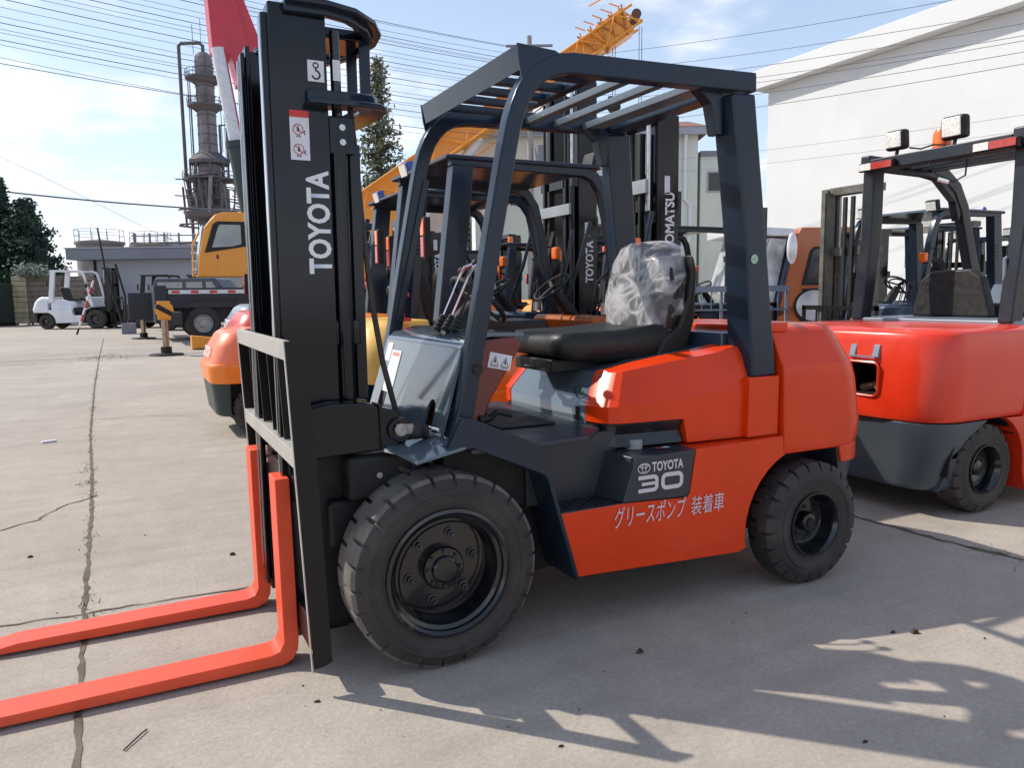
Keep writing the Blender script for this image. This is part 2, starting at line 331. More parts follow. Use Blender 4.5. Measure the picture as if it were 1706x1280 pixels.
def hero():
    t = empty('forklift', (0, 0, 0), 0, 'orange red forklift in the foreground with 30 on its step box and lowered coral forks', 'forklift')
    # wheels
    for sd in (-1, 1):
        wheel(t, 0, .61*sd, .351, .228, .225, 26, sd, RUB, TREAD, True)
        wheel(t, 1.752, .648*sd, .279, .145, .165, 22, sd, RUB, None, False)
    # lower body
    side = [(.447, .499), (.735, .501), (1.0, .487), (1.052, .484), (1.068, .497), (1.10, .682), (1.585, .69), (1.588, .612)]+arc(1.74, .27, .365, 112, 188, 8)+[(1.375, .215), (1.34, .205), (.52, .24), (.49, .36)]
    for sd in (-1, 1):
        a, b = sorted((.60*sd, .44*sd))
        MB().prism(side, a, b).build('side_panel', RED, t, bevel=.006)
        MB().prism([(.53, .262), (1.33, .228), (1.375, .232), (1.385, .224), (1.34, .206), (.52, .242)], *sorted((.602*sd, .598*sd))).build('lower_sill', RED, t, bevel=.001)
    MB().box(-.1, 1.95, -.36, .36, .2, .5).build('chassis', BLK, t, bevel=.01); MB().box(.05, 1.6, -.437, .437, .502, .76).build('chassis', BLK, t, bevel=.01)
    MB().cyl((0, -.42, .351), (0, .42, .351), .11, n=24).box(-.16, .16, -.3, .3, .25, .62).build('front_axle', BLK, t)
    MB().cyl((1.752, -.5, .279), (1.752, .5, .279), .06).build('rear_axle', BLK, t)
    # step well: back wall, tread plate, number box
    for sd in (-1, 1):
        q = MB(); q.box(.385, .80, *sorted((.44*sd, .452*sd)), .5, .765)
        q.build('step_back_wall', BOXG, t, bevel=.003)
        st = MB().box(.44, .76, *sorted((.452*sd, .597*sd)), .49, .502).build('step_plate', BOXG, t, bevel=.002)
        for i in range(7):
            for j in range(4): MB().box(.46+i*.04, .484+i*.04, *sorted(((.47+j*.032)*sd, (.482+j*.032)*sd)), .5, .506, Matrix.Rotation(.6 if (i+j) % 2 else -.6, 3, 'Z')).build('tread_stud', BLK, st)
        o = -1 if sd < 0 else 1
        MB().loft([[(.737, .602*o, .503), (.797, .602*o, .676), (1.094, .602*o, .682), (1.064, .602*o, .50), (1.05, .602*o, .488)],
                   [(.68, .40*o, .503), (.735, .40*o, .688), (1.10, .40*o, .69), (1.064, .40*o, .50), (1.05, .40*o, .488)]]).build('step_box', BOXG, t, bevel=.006)
    # floor and front skirts
    MB().prism([(.10, -.585), (.33, -.60), (.60, -.57), (.73, -.44), (.73, .44), (.60, .57), (.33, .60), (.10, .585)], .762, .781, 'z').build('floor_plate', BOXG, t, bevel=.004)
    MB().box(.36, .62, -.28, .3, .783, .789).build('floor_mat', BLK, t, bevel=.002)
    sk = [(-.0, .788), (.055, .90), (.10, .893), (.33, .79), (.387, .757), (.398, .66), (.385, .655), (.25, .73), (.10, .795)]
    for sd in (-1, 1):
        MB().prism(sk, *sorted((.607*sd, .575*sd))).build('side_skirt', GUARD, t, bevel=.004)
        f = [(.0, .788), (.10, .797), (.385, .668), (.405, .64), (.523, .232)]
        MB().bar([(x, .49*sd, z) for x, z in f], .235, .016).build('front_mudguard', GUARD, t, bevel=.003)
        MB().loft([[(-.165, .37*sd, .776), (-.13, .655*sd, .762), (.10, .60*sd, .79), (.12, .37*sd, .797)], [(-.165, .37*sd, .788), (-.13, .655*sd, .775), (.10, .60*sd, .803), (.12, .37*sd, .81)]]).build('fender_plate', HOODG, t, bevel=.004)
        MB().bar([(-.07, .40*sd, .78), (-.06, .42*sd, .70), (-.12, .38*sd, .62)], .05, .02).bar([(-.1, .38*sd, .66), (.02, .38*sd, .72)], .02, .02).build('fender_bracket', GUARD, t, bevel=.003)
    # hood
    xs = [(.722, .348, .085), (.727, .39, .084), (.738, .43, .082), (.758, .465, .078), (.79, .485, .065), (.86, .497, .04), (1.0, .508, .015), (1.1, .516, .0), (1.12, .517, 0), (1.3, .528, 0), (1.495, .54, 0)]
    for sd in (-1, 1):
        rings = []; pk = []
        for i, (x, yo, dx) in enumerate(xs):
            zb = .797 if x < 1.11 else .694; u = (x-.72)/.77; zc = .862+.045*u; zt = .992+.09*u; last = i == len(xs)-1
            top = -.072 if last else dx
            rings.append([(x, .33*sd, zb), (x, yo*sd, zb), (x-(.012 if last else 0), (yo)*sd, zc), (x+top, (yo-.062)*sd, zt), (x+top, .33*sd, zt+.012)])
            if x < 1.11: pk.append([(x+.004, (yo-.1)*sd, .695), (x+.004, (yo-.012)*sd, .695), (x+.004, (yo-.03)*sd, .745), (x+.004, (yo-.012)*sd, .793), (x+.004, (yo-.1)*sd, .793)])
        MB().loft(rings).build('hood_side', RED, t, smooth=18)
        MB().loft(pk).build('hood_pocket', mat('pocket_black', (.010, .011, .015), .25, 0, .2), t, bevel=.004)
    c = [(.722, .775), (.722, .858), (.808, .990), (1.0, 1.03), (1.42, 1.078), (1.50, .99), (1.50, .77)]
    hc = MB().prism(c, -.347, .347).build('hood_cover', HOODG, t, bevel=.008)
    MB().box(.717, .724, -.30, -.272, .79, .85).build('hood_latch', BLK, hc, bevel=.003)
    MB().tube([(.735, -.27, .885), (.725, -.265, .9), (.722, -.263, .925), (.745, -.262, .93)], .003, 6).build('latch_cord', BLK, hc)
    MB().box(1.40, 1.64, -.40, .40, 1.0, 1.142).build('radiator_cover', GREY, t, bevel=.012)
    # counterweight
    lv = [(.600, 2.175, .580, .18), (.645, 2.19, .588, .19), (.72, 2.195, .590, .19), (.92, 2.165, .583, .19), (.985, 2.145, .578, .19), (1.0, 2.14, .57, .19), (1.13, 2.105, .50, .19), (1.155, 2.09, .48, .19), (1.168, 2.05, .45, .18)]
    cw = MB().loft([ring_plan(1.60, xr, ys, rc, z) for z, xr, ys, rc in lv]).build('counterweight', RED, t, bevel=.008, smooth=40)
    MB().box(1.585, 1.70, -.50, -.35, 1.14, 1.184).build('counterweight_lug', RED, cw, bevel=.008)
    low = [(.33, 2.12, .545, .15), (.36, 2.13, .555, .16), (.52, 2.16, .572, .17), (.602, 2.172, .578, .18)]
    MB().loft([ring_plan(2.0-.02*i, *[a[1], a[2], a[3], a[0]]) for i, a in enumerate(low)]).build('counterweight_skirt', BOXG, t, bevel=.008)
    MB().loft([ring_plan(1.97, 2.17, .586, .17, .53), ring_plan(1.95, 2.175, .588, .18, .61)]).build('counterweight_lip', RED, cw, bevel=.004)
    MB().box(1.5, 2.02, -.40, .40, .3, .66).build('wheel_house', BLK, t)
    # rear pillars and guard
    for sd in (-1, 1):
        MB().prism([(1.41, .692), (1.588, .692), (1.59, .955), (1.415, .955)], *sorted((.565*sd, .42*sd))).build('pillar_base', RED, t, bevel=.006)
        MB().loft([[(1.43, .41*sd, .95), (1.445, .548*sd, .95), (1.585, .548*sd, .955), (1.585, .41*sd, .955)],
                   [(1.395, .41*sd, 1.5), (1.418, .528*sd, 1.5), (1.535, .528*sd, 1.5), (1.53, .41*sd, 1.5)],
                   [(1.315, .40*sd, 2.14), (1.345, .504*sd, 2.14), (1.47, .504*sd, 2.15), (1.47, .40*sd, 2.15)]]).build('rear_pillar', GUARD, t, bevel=.012, seg=3)
        pl = [(.085, .80), (.118, .90), (.175, 1.178), (.241, 1.519), (.312, 1.87), (.326, 1.93), (.343, 1.985), (.366, 2.037), (.396, 2.083), (.433, 2.12), (.476, 2.147), (.525, 2.163), (.58, 2.171), (1.0, 2.182), (1.475, 2.197)]
        o = MB().bar([(x, .472*sd, z) for x, z in pl], .066, [.062]*5+[.062+.018*min(1, k/8) for k in range(len(pl)-5)]).build('guard_rail', GUARD, t, bevel=.009, seg=3)
        for x, z in ((.123, .862), (.158, 1.055)):
            MB().cyl((x+.004, .504*sd, z), (x+.004, .512*sd, z), .017, n=6).cyl((x+.004, .504*sd, z), (x+.004, .507*sd, z), .023, n=16).build('pillar_bolt', BLK, o)
        MB().prism([(1.20, 2.16), (1.33, 2.15), (1.33, 1.98), (1.30, 1.98), (1.27, 2.10)], *sorted((.46*sd, .40*sd))).build('guard_gusset', GUARD, t, bevel=.004)
        MB().bar([(.34, .44*sd, 1.86), (.22, .44*sd, 1.36), (.185, .44*sd, 1.2)], .02, .03).build('inner_flange', GUARD, t, bevel=.003)
    MB().prism([(.345, 2.210), (.351, 2.211), (.366, 2.128), (.360, 2.127)], -.495, .495).build('guard_header', GUARD, t)
    for sd in (-1, 1): MB().prism([(.343, 2.214), (.352, 2.14), (.37, 2.06), (.50, 2.15), (.53, 2.19), (.50, 2.206)], *sorted((.502*sd, .49*sd))).build('header_ear', GUARD, t, bevel=.002)
    for x, w in ((.74, .045), (.89, .042), (1.05, .042), (1.245, .09), (1.40, .10)):
        MB().box(x-w/2, x+w/2, -.442, .442, 2.158, 2.19).build('roof_bar', GUARD if x < .8 or x > 1.3 else mat('bar_bounce_grey', (.10, .125, .15), .3, 0, .2), t, bevel=.004)  # middle bars are guard paint too, with ground bounce light painted into their grey
    for y in (-.33, -.17, -.01, .15, .31): MB().box(.36, .72, y-.018, y+.018, 2.155, 2.185).build('roof_slat', GUARD, t, bevel=.003)
    # dash cowl
    def lin(z): return .03+(z-.80)*(.10/.33)
    out = [(-.44, .80), (-.40, .80)]
    def arch(c, w, h): return [(c-w, .805)]+[(c-w*math.cos(a*math.pi/8), .805+h-w*1.2+w*1.2*math.sin(a*math.pi/8)) for a in range(9)]+[(c+w, .805)]
    ys = [(-.455, .795)]+arch(-.30, .045, .125)+arch(.30, .045, .125)+[(.455, .795), (.44, 1.13), (-.44, 1.13)]
    d = .012
    MB().loft([[(lin(z), y, z) for y, z in ys], [(lin(z)+d, y, z) for y, z in ys]]).build('dash_front_panel', HOODG, t, smooth=35)
    MB().loft([[(.125, -.44, 1.128), (.125, .44, 1.128), (.14, .44, 1.12), (.14, -.44, 1.12)], [(.155, -.43, 1.158), (.155, .43, 1.158), (.165, .43, 1.15), (.165, -.43, 1.15)], [(.26, -.42, 1.182), (.26, .42, 1.182), (.26, .42, 1.165), (.26, -.42, 1.165)], [(.40, -.42, 1.178), (.40, .42, 1.178), (.40, .42, 1.16), (.40, -.42, 1.16)]]).build('dash_top', HOODG, t, bevel=.006)
    cow = [(.075, .80), (.145, 1.12), (.20, 1.155), (.36, 1.165), (.385, 1.135), (.35, 1.08), (.25, .93), (.20, .80)]
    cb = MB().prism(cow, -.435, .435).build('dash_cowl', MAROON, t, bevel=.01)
    warning_label(cb, frame((.235, -.437, 1.055), (1, 0, -.22), (.2, 0, 1)), .095, .058, head=False)
    L1 = MB().poly([(0, 0), (.13, 0), (.13, .19), (0, .19)]).xf(frame((lin(.90)-.0025, .32, .90), (0, -1, 0), (.303, 0, 1))).build('paper_notice', WHITE, t)
    MB().poly([(0, 0), (.07, 0), (.07, .085), (0, .085)]).xf(frame((lin(1.03)-.0018, .40, 1.03), (0, -1, 0), (.303, 0, 1))).build('paper_notice', WHITE, t)
    MB().poly([(.02, .165), (.11, .165), (.11, .18), (.02, .18)]).xf(frame((lin(.90)-.0035, .32, .90), (0, -1, 0), (.303, 0, 1))).build('notice_mark', AMBER, L1)
    # levers with bellows, column, steering wheel, pedals
    for i, (y, dx) in enumerate(((-.02, 0), (-.085, .012), (-.15, .02))):
        b = MB(); prof = []
        for k in range(9): prof.append((.017-.0008*k+(.004 if k % 2 else 0), k*.009))
        lv_ = b.lathe(prof, (0, 0, 0), 'z', 14, cap=True).xf(Matrix.Translation((.195+dx, y, 1.178)) @ Matrix.Rotation(.5, 4, 'Y')).build('lever_bellows', BLK, t)
        MB().tube([(.225+dx, y, 1.235), (.30+dx, y-.01, 1.40), (.325+dx, y-.012, 1.44), (.36+dx, y-.012, 1.452)], .006, 8).build('hydraulic_lever', CHROME if i < 2 else BLK, t)
        MB().ball((.375+dx, y-.012, 1.455), .019, 12, 8).build('lever_knob', BLK, t)
    MB().tube([(.30, .02, 1.17), (.35, .04, 1.23), (.41, .05, 1.285)], [.05, .042, .03], 16).build('steering_column', BLK, t)
    sw = MB(); rg = []; M = Matrix.Translation((.42, .05, 1.30)) @ Matrix.Rotation(rad(-50), 4, 'Y').inverted()
    M = Matrix.Translation((.42, .05, 1.30)) @ Matrix.Rotation(rad(42), 4, 'Y')
    for k in range(40):
        a = 2*math.pi*k/40; rg.append([Vector(((.14+.012*math.cos(b))*math.cos(a), (.14+.012*math.cos(b))*math.sin(a), .012*math.sin(b))) for b in [2*math.pi*j/8 for j in range(8)]])
    sw.loft(rg, close=True); sw.cyl((0, 0, -.02), (0, 0, .012), .035, .03, 16)
    for a in (0, 2.1, 4.2): sw.bar([(.02*math.cos(a), .02*math.sin(a), 0), (.138*math.cos(a), .138*math.sin(a), 0)], .008, .022, (0, 0, 1))
    w_ = sw.xf(M).build('steering_wheel', BLK, t)
    MB().ball((0, 0, 0), .02, 12, 8).xf(M @ Matrix.Translation((-.145, -.03, .035))).build('spinner_knob', BLK, w_)
    for y in (-.2, .02): MB().box(.25, .34, y, y+.08, .80, .86, Matrix.Rotation(.5, 3, 'Y')).build('pedal', BLK, t, bevel=.004)
    MB().tube([(.2, -.435, .855), (.24, -.44, .86), (.265, -.455, .885), (.32, -.46, .87)], [.02, .014, .011, .011], 8).build('park_brake_handle', BLK, t)
    seat(t)
    # fuel cap, stickers
    MB().lathe([(.0, .038), (.03, .038), (.036, .032), (.037, .0)], (.885, -.46, .685), 'z', 24).build('fuel_cap', mat('cap_grey', (.28, .28, .27), .5), t, smooth=40)
    s = MB().poly([(0, 0), (.035, 0), (.035, .02), (0, .02)]).xf(frame((.94, -.545, .6905), (1, 0, 0), (0, 1, 0))).build('fuel_sticker', LRED, t)
    MB().poly([(.035, 0), (.07, 0), (.07, .02), (.035, .02)]).xf(frame((.94, -.545, .6905), (1, 0, 0), (0, 1, 0))).build('fuel_sticker', WHITE, t)
    MB().lathe([(.021, 0), (.021, .001), (0, .001)], (0, 0, 0), 'z', 20).xf(frame((1.455, -.5325, 1.46), (1, 0, 0), (0, -.03, 1))).build('round_sticker', mat('sticker_green', (.12, .32, .16), .5), t)
    MB().ribbon([(.016*math.cos(a), .016*math.sin(a)) for a in [2*math.pi*k/20 for k in range(20)]], .003, True).ribbon([(.008*math.cos(a), .008*math.sin(a)) for a in [2*math.pi*k/12 for k in range(12)]], .003, True).xf(frame((1.455, -.5342, 1.46), (1, 0, 0), (0, -.03, 1))).build('sticker_print', WHITE, t)
    # lettering on the box and side
    Y = -.6045; F = lambda x, z: frame((x, Y, z), (1, 0, .0), (0, 0, 1))
    text('TOYOTA', .052, F(.872, .616), PINKW, parent=t, bold=.03, sx=.72)
    lg = MB(); cx, cz = .833, .632
    E = lambda a, b, dx=0, dz=0: [(a*math.cos(k*math.pi/12)+dx, b*math.sin(k*math.pi/12)+dz) for k in range(24)]
    lg.ribbon(E(.029, .019), .0042, True); lg.ribbon(E(.009, .018, 0, 0), .0036, True); lg.xf(F(cx, cz)).build('emblem', PINKW, t)
    MB().ribbon(E(.02, .0065, 0, .0095), .0036, True).xf(F(cx, cz) @ Matrix.Translation((0, 0, .0005))).build('emblem', PINKW, t)
    dg = MB(); H = .07; W = .098; k = .017; r = .018
    def rr(x0, x1, y0, y1, r): return arc(x1-r, y1-r, r, 0, 90, 4)+arc(x0+r, y1-r, r, 90, 180, 4)+arc(x0+r, y0+r, r, 180, 270, 4)+arc(x1-r, y0+r, r, 270, 360, 4)
    dg.ribbon(rr(W+.022, 2*W+.018, k/2, H-k/2, r), k, True)
    dg.ribbon([(0, H-k/2)]+arc(W-k/2-.014, H-k/2-.014, .014, 90, 0, 4)+[(W-k/2, H/2+.006), (W-k/2, H/2-.006)]+arc(W-k/2-.014, k/2+.014, .014, 0, -90, 4)+[(0, k/2)], k*.95)
    dg.ribbon([(.016, H/2), (W-k, H/2)], k*.75)
    dg.xf(F(.806, .533)).build('number_30', PINKW, t)
    text('グリースポンプ', .094, F(.688, .412), PINKW, parent=t, bold=.0, sx=.535, shear=.16)
    text('装着車', .086, F(1.068, .414), PINKW, parent=t, bold=.0, sx=.70, shear=.1)
    mast(t)
    return t

def seat(t):
    # cushion as rounded cross-sections along x
    rings = []
    for x, z0, z1, hw in ((.655, 1.085, 1.12, .18), (.663, 1.062, 1.145, .21), (.69, 1.05, 1.158, .235), (.75, 1.035, 1.16, .25), (.95, 1.022, 1.163, .25), (1.12, 1.02, 1.175, .25), (1.26, 1.03, 1.19, .235)):
        zz = z1; rings.append([(x, -hw+.02, z0), (x, -hw, z0+.02), (x, -hw-.004, (z0+zz)/2+.02), (x, -hw+.012, zz-.006), (x, -hw+.045, zz), (x, -.12, zz-.008), (x, 0, zz-.012), (x, .12, zz-.008), (x, hw-.045, zz), (x, hw-.012, zz-.006), (x, hw+.004, (z0+zz)/2+.02), (x, hw, z0+.02), (x, hw-.02, z0)])
    MB().loft(rings).build('seat_cushion', VINYL, t, smooth=75, bevel=0)
    def bk(g=0):
        R = []
        for z, xf, xb, hw in ((1.10, 1.20, 1.30, .20), (1.15, 1.188, 1.325, .235), (1.25, 1.185, 1.345, .25), (1.38, 1.205, 1.36, .24), (1.47, 1.225, 1.365, .21), (1.525, 1.245, 1.36, .165), (1.55, 1.275, 1.335, .11)):
            hw += g; xf -= g; xb += g; z += g if z > 1.4 else 0; n = []
            for a in range(24):
                th = 2*math.pi*a/24; cx, sx = math.cos(th), math.sin(th)
                px = abs(cx)**.55*(1 if cx > 0 else -1); py = abs(sx)**.55*(1 if sx > 0 else -1)
                n.append(Vector(((xf+xb)/2+(xb-xf)/2*px, hw*py, z)))
            R.append(n)
        return R
    MB().loft(bk()).build('seat_back', VINYL, t, smooth=70)
    MB().prism([(1.14, 1.02), (1.32, 1.03), (1.375, 1.2), (1.385, 1.42), (1.36, 1.50), (1.335, 1.3), (1.28, 1.17), (1.2, 1.12)], -.255, .255).build('seat_shell', VINYL, t, bevel=.02, seg=3)
    MB().box(.66, 1.24, -.17, .17, .985, 1.04).build('seat_base', BLK, t, bevel=.006)
    MB().tube([(.64, -.16, 1.02), (.6, -.16, 1.01), (.6, -.04, 1.01)], .006, 6).build('seat_adjuster', BLK, t)
    # crumpled plastic bag over the back: a dense skin pushed about by ridged noise
    R = bk(.012); fine = []
    for a, b in zip(R, R[1:]):
        for k in range(12): fine.append([p.lerp(q, k/12) for p, q in zip(a, b)])
    fine.append(R[-1]); fine.append([p*0.4+Vector(((1.305)*.6, 0, (1.57)*.6)) for p in R[-1]])
    rows = []
    for rg in fine:
        n = len(rg); o = []
        for i in range(n):
            for k in range(5):
                p = rg[i].lerp(rg[(i+1) % n], k/5); d = Vector((p.x-1.28, p.y*.35, .0)).normalized()
                v = noise.noise(Vector((p.x*5, p.y*9+p.z*5, p.z*6))); u = noise.noise(Vector((p.x*14+3, p.y*24-p.z*12, p.z*16)))
                r = (1-abs(v)*2.2)*.010+(1-abs(u)*2)*.002
                p = p+d*max(-.006, r); p.y *= .93+.05*noise.noise(Vector((p.z*8, 1, 0))); o.append(p)
        rows.append(o)
    pm = mat('clear_plastic_film', (.8, .78, .79), .1, 0, .6, .05, alpha=.3, spec=1.)
    nt = pm.node_tree; N = nt.nodes.new; L = nt.links.new; tc = N('ShaderNodeTexCoord'); B = nt.nodes['Principled BSDF']; hs = []
    for sc, rot in (((1.5, 3.5, 5), .6), ((2, 8, 2.6), -.7), ((4, 5, 7), .9)):
        mp = N('ShaderNodeMapping'); mp.inputs['Scale'].default_value = sc; mp.inputs['Rotation'].default_value = (rot, .2, 0); L(tc.outputs['Object'], mp.inputs[0])
        n = N('ShaderNodeTexNoise'); n.inputs['Scale'].default_value = 1; n.inputs['Detail'].default_value = 1; n.inputs['Distortion'].default_value = .7; L(mp.outputs[0], n.inputs['Vector'])
        q = N('ShaderNodeMath'); q.operation = 'SUBTRACT'; L(n.outputs[0], q.inputs[0]); q.inputs[1].default_value = .5
        r = N('ShaderNodeMath'); r.operation = 'ABSOLUTE'; L(q.outputs[0], r.inputs[0]); hs.append(r.outputs[0])
    a1 = N('ShaderNodeMath'); a1.operation = 'MINIMUM'; L(hs[0], a1.inputs[0]); L(hs[1], a1.inputs[1]); a3 = N('ShaderNodeMath'); a3.operation = 'MINIMUM'; L(hs[2], a3.inputs[0]); L(a1.outputs[0], a3.inputs[1])
    a2 = N('ShaderNodeMath'); a2.operation = 'MINIMUM'; L(a3.outputs[0], a2.inputs[0]); a2.inputs[1].default_value = .12
    bu = N('ShaderNodeBump'); bu.inputs['Distance'].default_value = .07; bu.inputs['Strength'].default_value = 1; bu.invert = True; L(a2.outputs[0], bu.inputs['Height']); L(bu.outputs[0], B.inputs['Normal']); L(bu.outputs[0], B.inputs['Coat Normal'])
    mr = N('ShaderNodeMapRange'); L(a2.outputs[0], mr.inputs[0]); mr.inputs[1].default_value = .0; mr.inputs[2].default_value = .09; mr.inputs[3].default_value = .5; mr.inputs[4].default_value = .12; L(mr.outputs[0], B.inputs['Alpha'])  # pale opaque streaks along the ridges stand in for highlights on the film
    MB().grid(rows, closeu=True).build('plastic_cover', pm, t, smooth=80)

def clutter(t):
    for pts, r, m in (([(-.14, -.36, .74), (-.10, -.43, .70), (-.03, -.44, .66), (.02, -.40, .58)], .012, RUB), ([(-.2, -.37, .70), (-.12, -.42, .66), (-.08, -.40, .55), (-.1, -.36, .45)], .014, RUB), ([(-.05, -.40, .74), (0, -.44, .72), (.04, -.40, .66)], .008, STEEL), ([(-.16, -.40, .62), (-.09, -.43, .64), (-.02, -.43, .60)], .006, STEEL), ([(.0, -.38, .84), (.04, -.42, .83), (.06, -.44, .80)], .008, STEEL), ([(-.22, -.33, .60), (-.2, -.40, .50), (-.15, -.38, .35)], .016, RUB)):
        MB().tube(pts, r, 8).build('hydraulic_hose' if m is RUB else 'steel_pipe', m, t)
    for x, y, z in ((-.19, -.415, .69), (-.05, -.44, .735), (-.13, -.43, .655)): MB().cyl((x, y, z), (x, y-.015, z), .012, n=6).build('hose_fitting', STEEL, t)
    MB().box(-.26, -.16, -.41, -.37, .66, .72).build('valve_block', NUT, t, bevel=.004)
def mast(t):
    clutter(t)
    z0, z1 = .10, 2.30
    for sd in (-1, 1):
        y = .30*sd
        q = MB(); q.box(-.48, -.29, *sorted((y, y-.016*sd)), z0, z1); q.box(-.48, -.462, *sorted((y-.016*sd, y-.085*sd)), z0, z1); q.box(-.308, -.29, *sorted((y-.016*sd, y-.085*sd)), z0, z1)
        o = q.build('outer_mast_rail', MAST, t, bevel=.004, seg=3)
        q = MB(); yi = y-.024*sd; q.box(-.50, -.33, *sorted((yi, yi-.014*sd)), z0+.03, z1-.03); q.box(-.50, -.484, *sorted((yi-.014*sd, yi-.07*sd)), z0+.03, z1-.03); q.box(-.346, -.33, *sorted((yi-.014*sd, yi-.07*sd)), z0+.03, z1-.03)
        q.build('inner_mast_rail', MAST, t, bevel=.004, seg=3)
        MB().box(-.507, -.5025, *sorted((yi-.008*sd, yi-.016*sd)), z0+.1, z1-.05).build('polished_track', CHROME, t)
        yc = .265*sd
        MB().cyl((-.253, yc, .5), (-.253, yc, 1.86), .035, n=24).cyl((-.252, yc, 1.86), (-.252, yc, 1.90), .034, n=24).build('lift_cylinder', MAST, t, smooth=40)
        MB().cyl((-.252, yc, 1.90), (-.252, yc, 2.24), .018, n=20).build('lift_rod', RIM, t, smooth=40)
        MB().box(-.216, -.178, *sorted((yc-.03*sd, yc+.015*sd)), .95, 1.86).build('hose_guard', MAST, t, bevel=.003)
        MB().box(-.29, -.20, *sorted((yc-.03*sd, yc+.03*sd)), 1.82, 1.95).build('cylinder_clamp', MAST, t, bevel=.006)
        for z in (1.86, 1.91): MB().cyl((-.245, yc+.03*sd, z), (-.245, yc+.04*sd, z), .012, n=6).build('clamp_bolt', STEEL, t)
    MB().poly([(0, 0), (.026, 0), (.026, .07), (0, .07)]).xf(frame((-.266, -.2845, 2.07), (1, 0, 0), (0, 0, 1))).build('cylinder_label', LABEL, t)
    def U(z, h, w):
        p = [(-.43, -.312), (-.30, -.315), (-.21, -.285), (-.13, -.21), (-.08, -.11), (-.065, 0), (-.08, .11), (-.13, .21), (-.21, .285), (-.30, .315), (-.43, .312)] if z > 2.2 else [(-.365, -.312), (-.30, -.315), (-.21, -.285), (-.12, -.21), (-.07, -.11), (-.055, 0), (-.07, .11), (-.12, .21), (-.21, .285), (-.30, .315), (-.365, .312)]
        dz = 0 if z > 2.2 else .05; zz = lambda y: z-dz*(abs(y)/.31)**2
        return MB().bar([(x, y, zz(y)) for x, y in p], h, w, (0, 0, 1))
    U(2.295, .055, .03).build('top_arch', GUARD, t, bevel=.006); U(2.30, .02, .09).build('arch_plate', GUARD, t, bevel=.006)
    U(2.05, .055, .03).build('lower_arch', GUARD, t, bevel=.006); U(2.032, .02, .1).build('arch_plate', GUARD, t, bevel=.004)
    for y in (-.09, .09): MB().box(-.115, -.075, y-.008, y+.008, 2.03, 2.30).build('arch_strut', GUARD, t, bevel=.002)
    for b in ((-.35, -.10, -.1, .1, 2.27, 2.31), (-.34, -.14, -.28, .28, .30, .44), (-.44, -.2, -.285, .285, .1, .26), (-.34, -.2, -.285, .285, 1.15, 1.24)):
        MB().box(*b).build('mast_cross_member', MAST, t, bevel=.006)
    # writing and labels on the near rail, reading upwards
    text('TOYOTA', .106, frame((-.303, -.3025, 1.405), (0, 0, 1), (-1, 0, 0)), WHITE, parent=t, bold=.03, sx=.80)
    warning_label(t, frame((-.425, -.3025, 1.79), (1, 0, 0), (0, 0, 1)), .065, .165)
    F = frame((-.357, -.3025, 2.055), (1, 0, 0), (0, 0, 1))
    hl = MB().poly([(0, 0), (.056, 0), (.056, .07), (0, .07)]).xf(F).build('hook_label', LABEL, t)
    MB().ribbon([(.028+.0085*math.cos(a), .054+.0085*math.sin(a)) for a in [math.pi*k/6 for k in range(12)]], .0045, True).xf(F @ Matrix.Translation((0, 0, .0006))).build('hook_drawing', LBLK, hl)
    MB().ribbon([(.028, .045), (.028, .038)]+[(.028+.013*math.cos(rad(a)), .0225+.0135*math.sin(rad(a))) for a in range(70, -190, -20)], .006).xf(F @ Matrix.Translation((0, 0, .0008))).build('hook_drawing', LBLK, hl)
    for y in (-.05, .05):
        MB().box(-.40, -.385, y-.02, y+.02, .35, 2.1).build('lift_chain', BLK, t)
    MB().tube([(-.20, -.24, 2.02), (-.185, -.25, 1.80), (-.175, -.26, 1.6), (-.15, -.27, 1.3), (-.12, -.28, 1.08), (-.075, -.29, .88), (-.04, -.29, .76)], .011, 10).build('hydraulic_hose', RUB, t)
    MB().tube([(-.2, .24, 2.02), (-.185, .25, 1.6), (-.15, .27, 1.3), (-.1, .28, .95)], .011, 10).build('hydraulic_hose', RUB, t)
    # tilt cylinder bracket
    for sd in (-1, 1):
        pr = [(-.46, .935), (-.34, .956), (-.22, .948), (-.12, .915), (-.075, .87), (-.08, .80), (-.14, .775), (-.42, .765)]
        MB().prism(pr, *sorted((.325*sd, .405*sd))).build('tilt_bracket', MAST, t, bevel=.008)
        MB().prism([(-.18, .94), (-.17, .94), (-.165, .78), (-.175, .78)], *sorted((.32*sd, .417*sd))).build('bracket_rib', MAST, t)
        MB().cyl((-.105, .40*sd, .845), (-.105, .425*sd, .845), .045, n=24).build('bracket_boss', MAST, t, bevel=.004)
        MB().prism([(-.125, .87), (-.06, .865), (-.055, .83), (-.125, .825)], *sorted((.425*sd, .437*sd))).cyl((-.108, .43*sd, .848), (-.108, .445*sd, .848), .024, n=20).build('tilt_pin', mat('dirty_steel', (.35, .33, .31), .4, .6, var=.3, vs=40), t, bevel=.004)
        MB().cyl((-.075, .405*sd, .842), (.0, .40*sd, .825), .027, n=18).ball((-.045, .415*sd, .836), .032, 14, 9).build('tilt_rod_boot', RUB, t)
        MB().cyl((.0, .39*sd, .822), (.09, .38*sd, .80), .018, n=14).build('tilt_rod', CHROME, t)
        MB().bar([(-.16, .40*sd, .775), (-.12, .42*sd, .765), (-.07, .42*sd, .77)], .05, .014).build('bracket_foot', STEEL, t, bevel=.002)
    MB().box(-.30, -.02, -.42, .42, .60, .76).build('mast_mount', BLK, t, bevel=.02); MB().box(-.36, -.1, -.36, .36, .42, .598).build('mast_mount', BLK, t, bevel=.02)
    MB().box(-.44, -.2, -.31, .31, .13, .76).build('mast_lower_web', BLK, t, bevel=.01)
    # carriage frame (a load backrest with thin side plates), leaning slightly forward
    X = lambda z: -.478-.045*(z-.1)/1.08
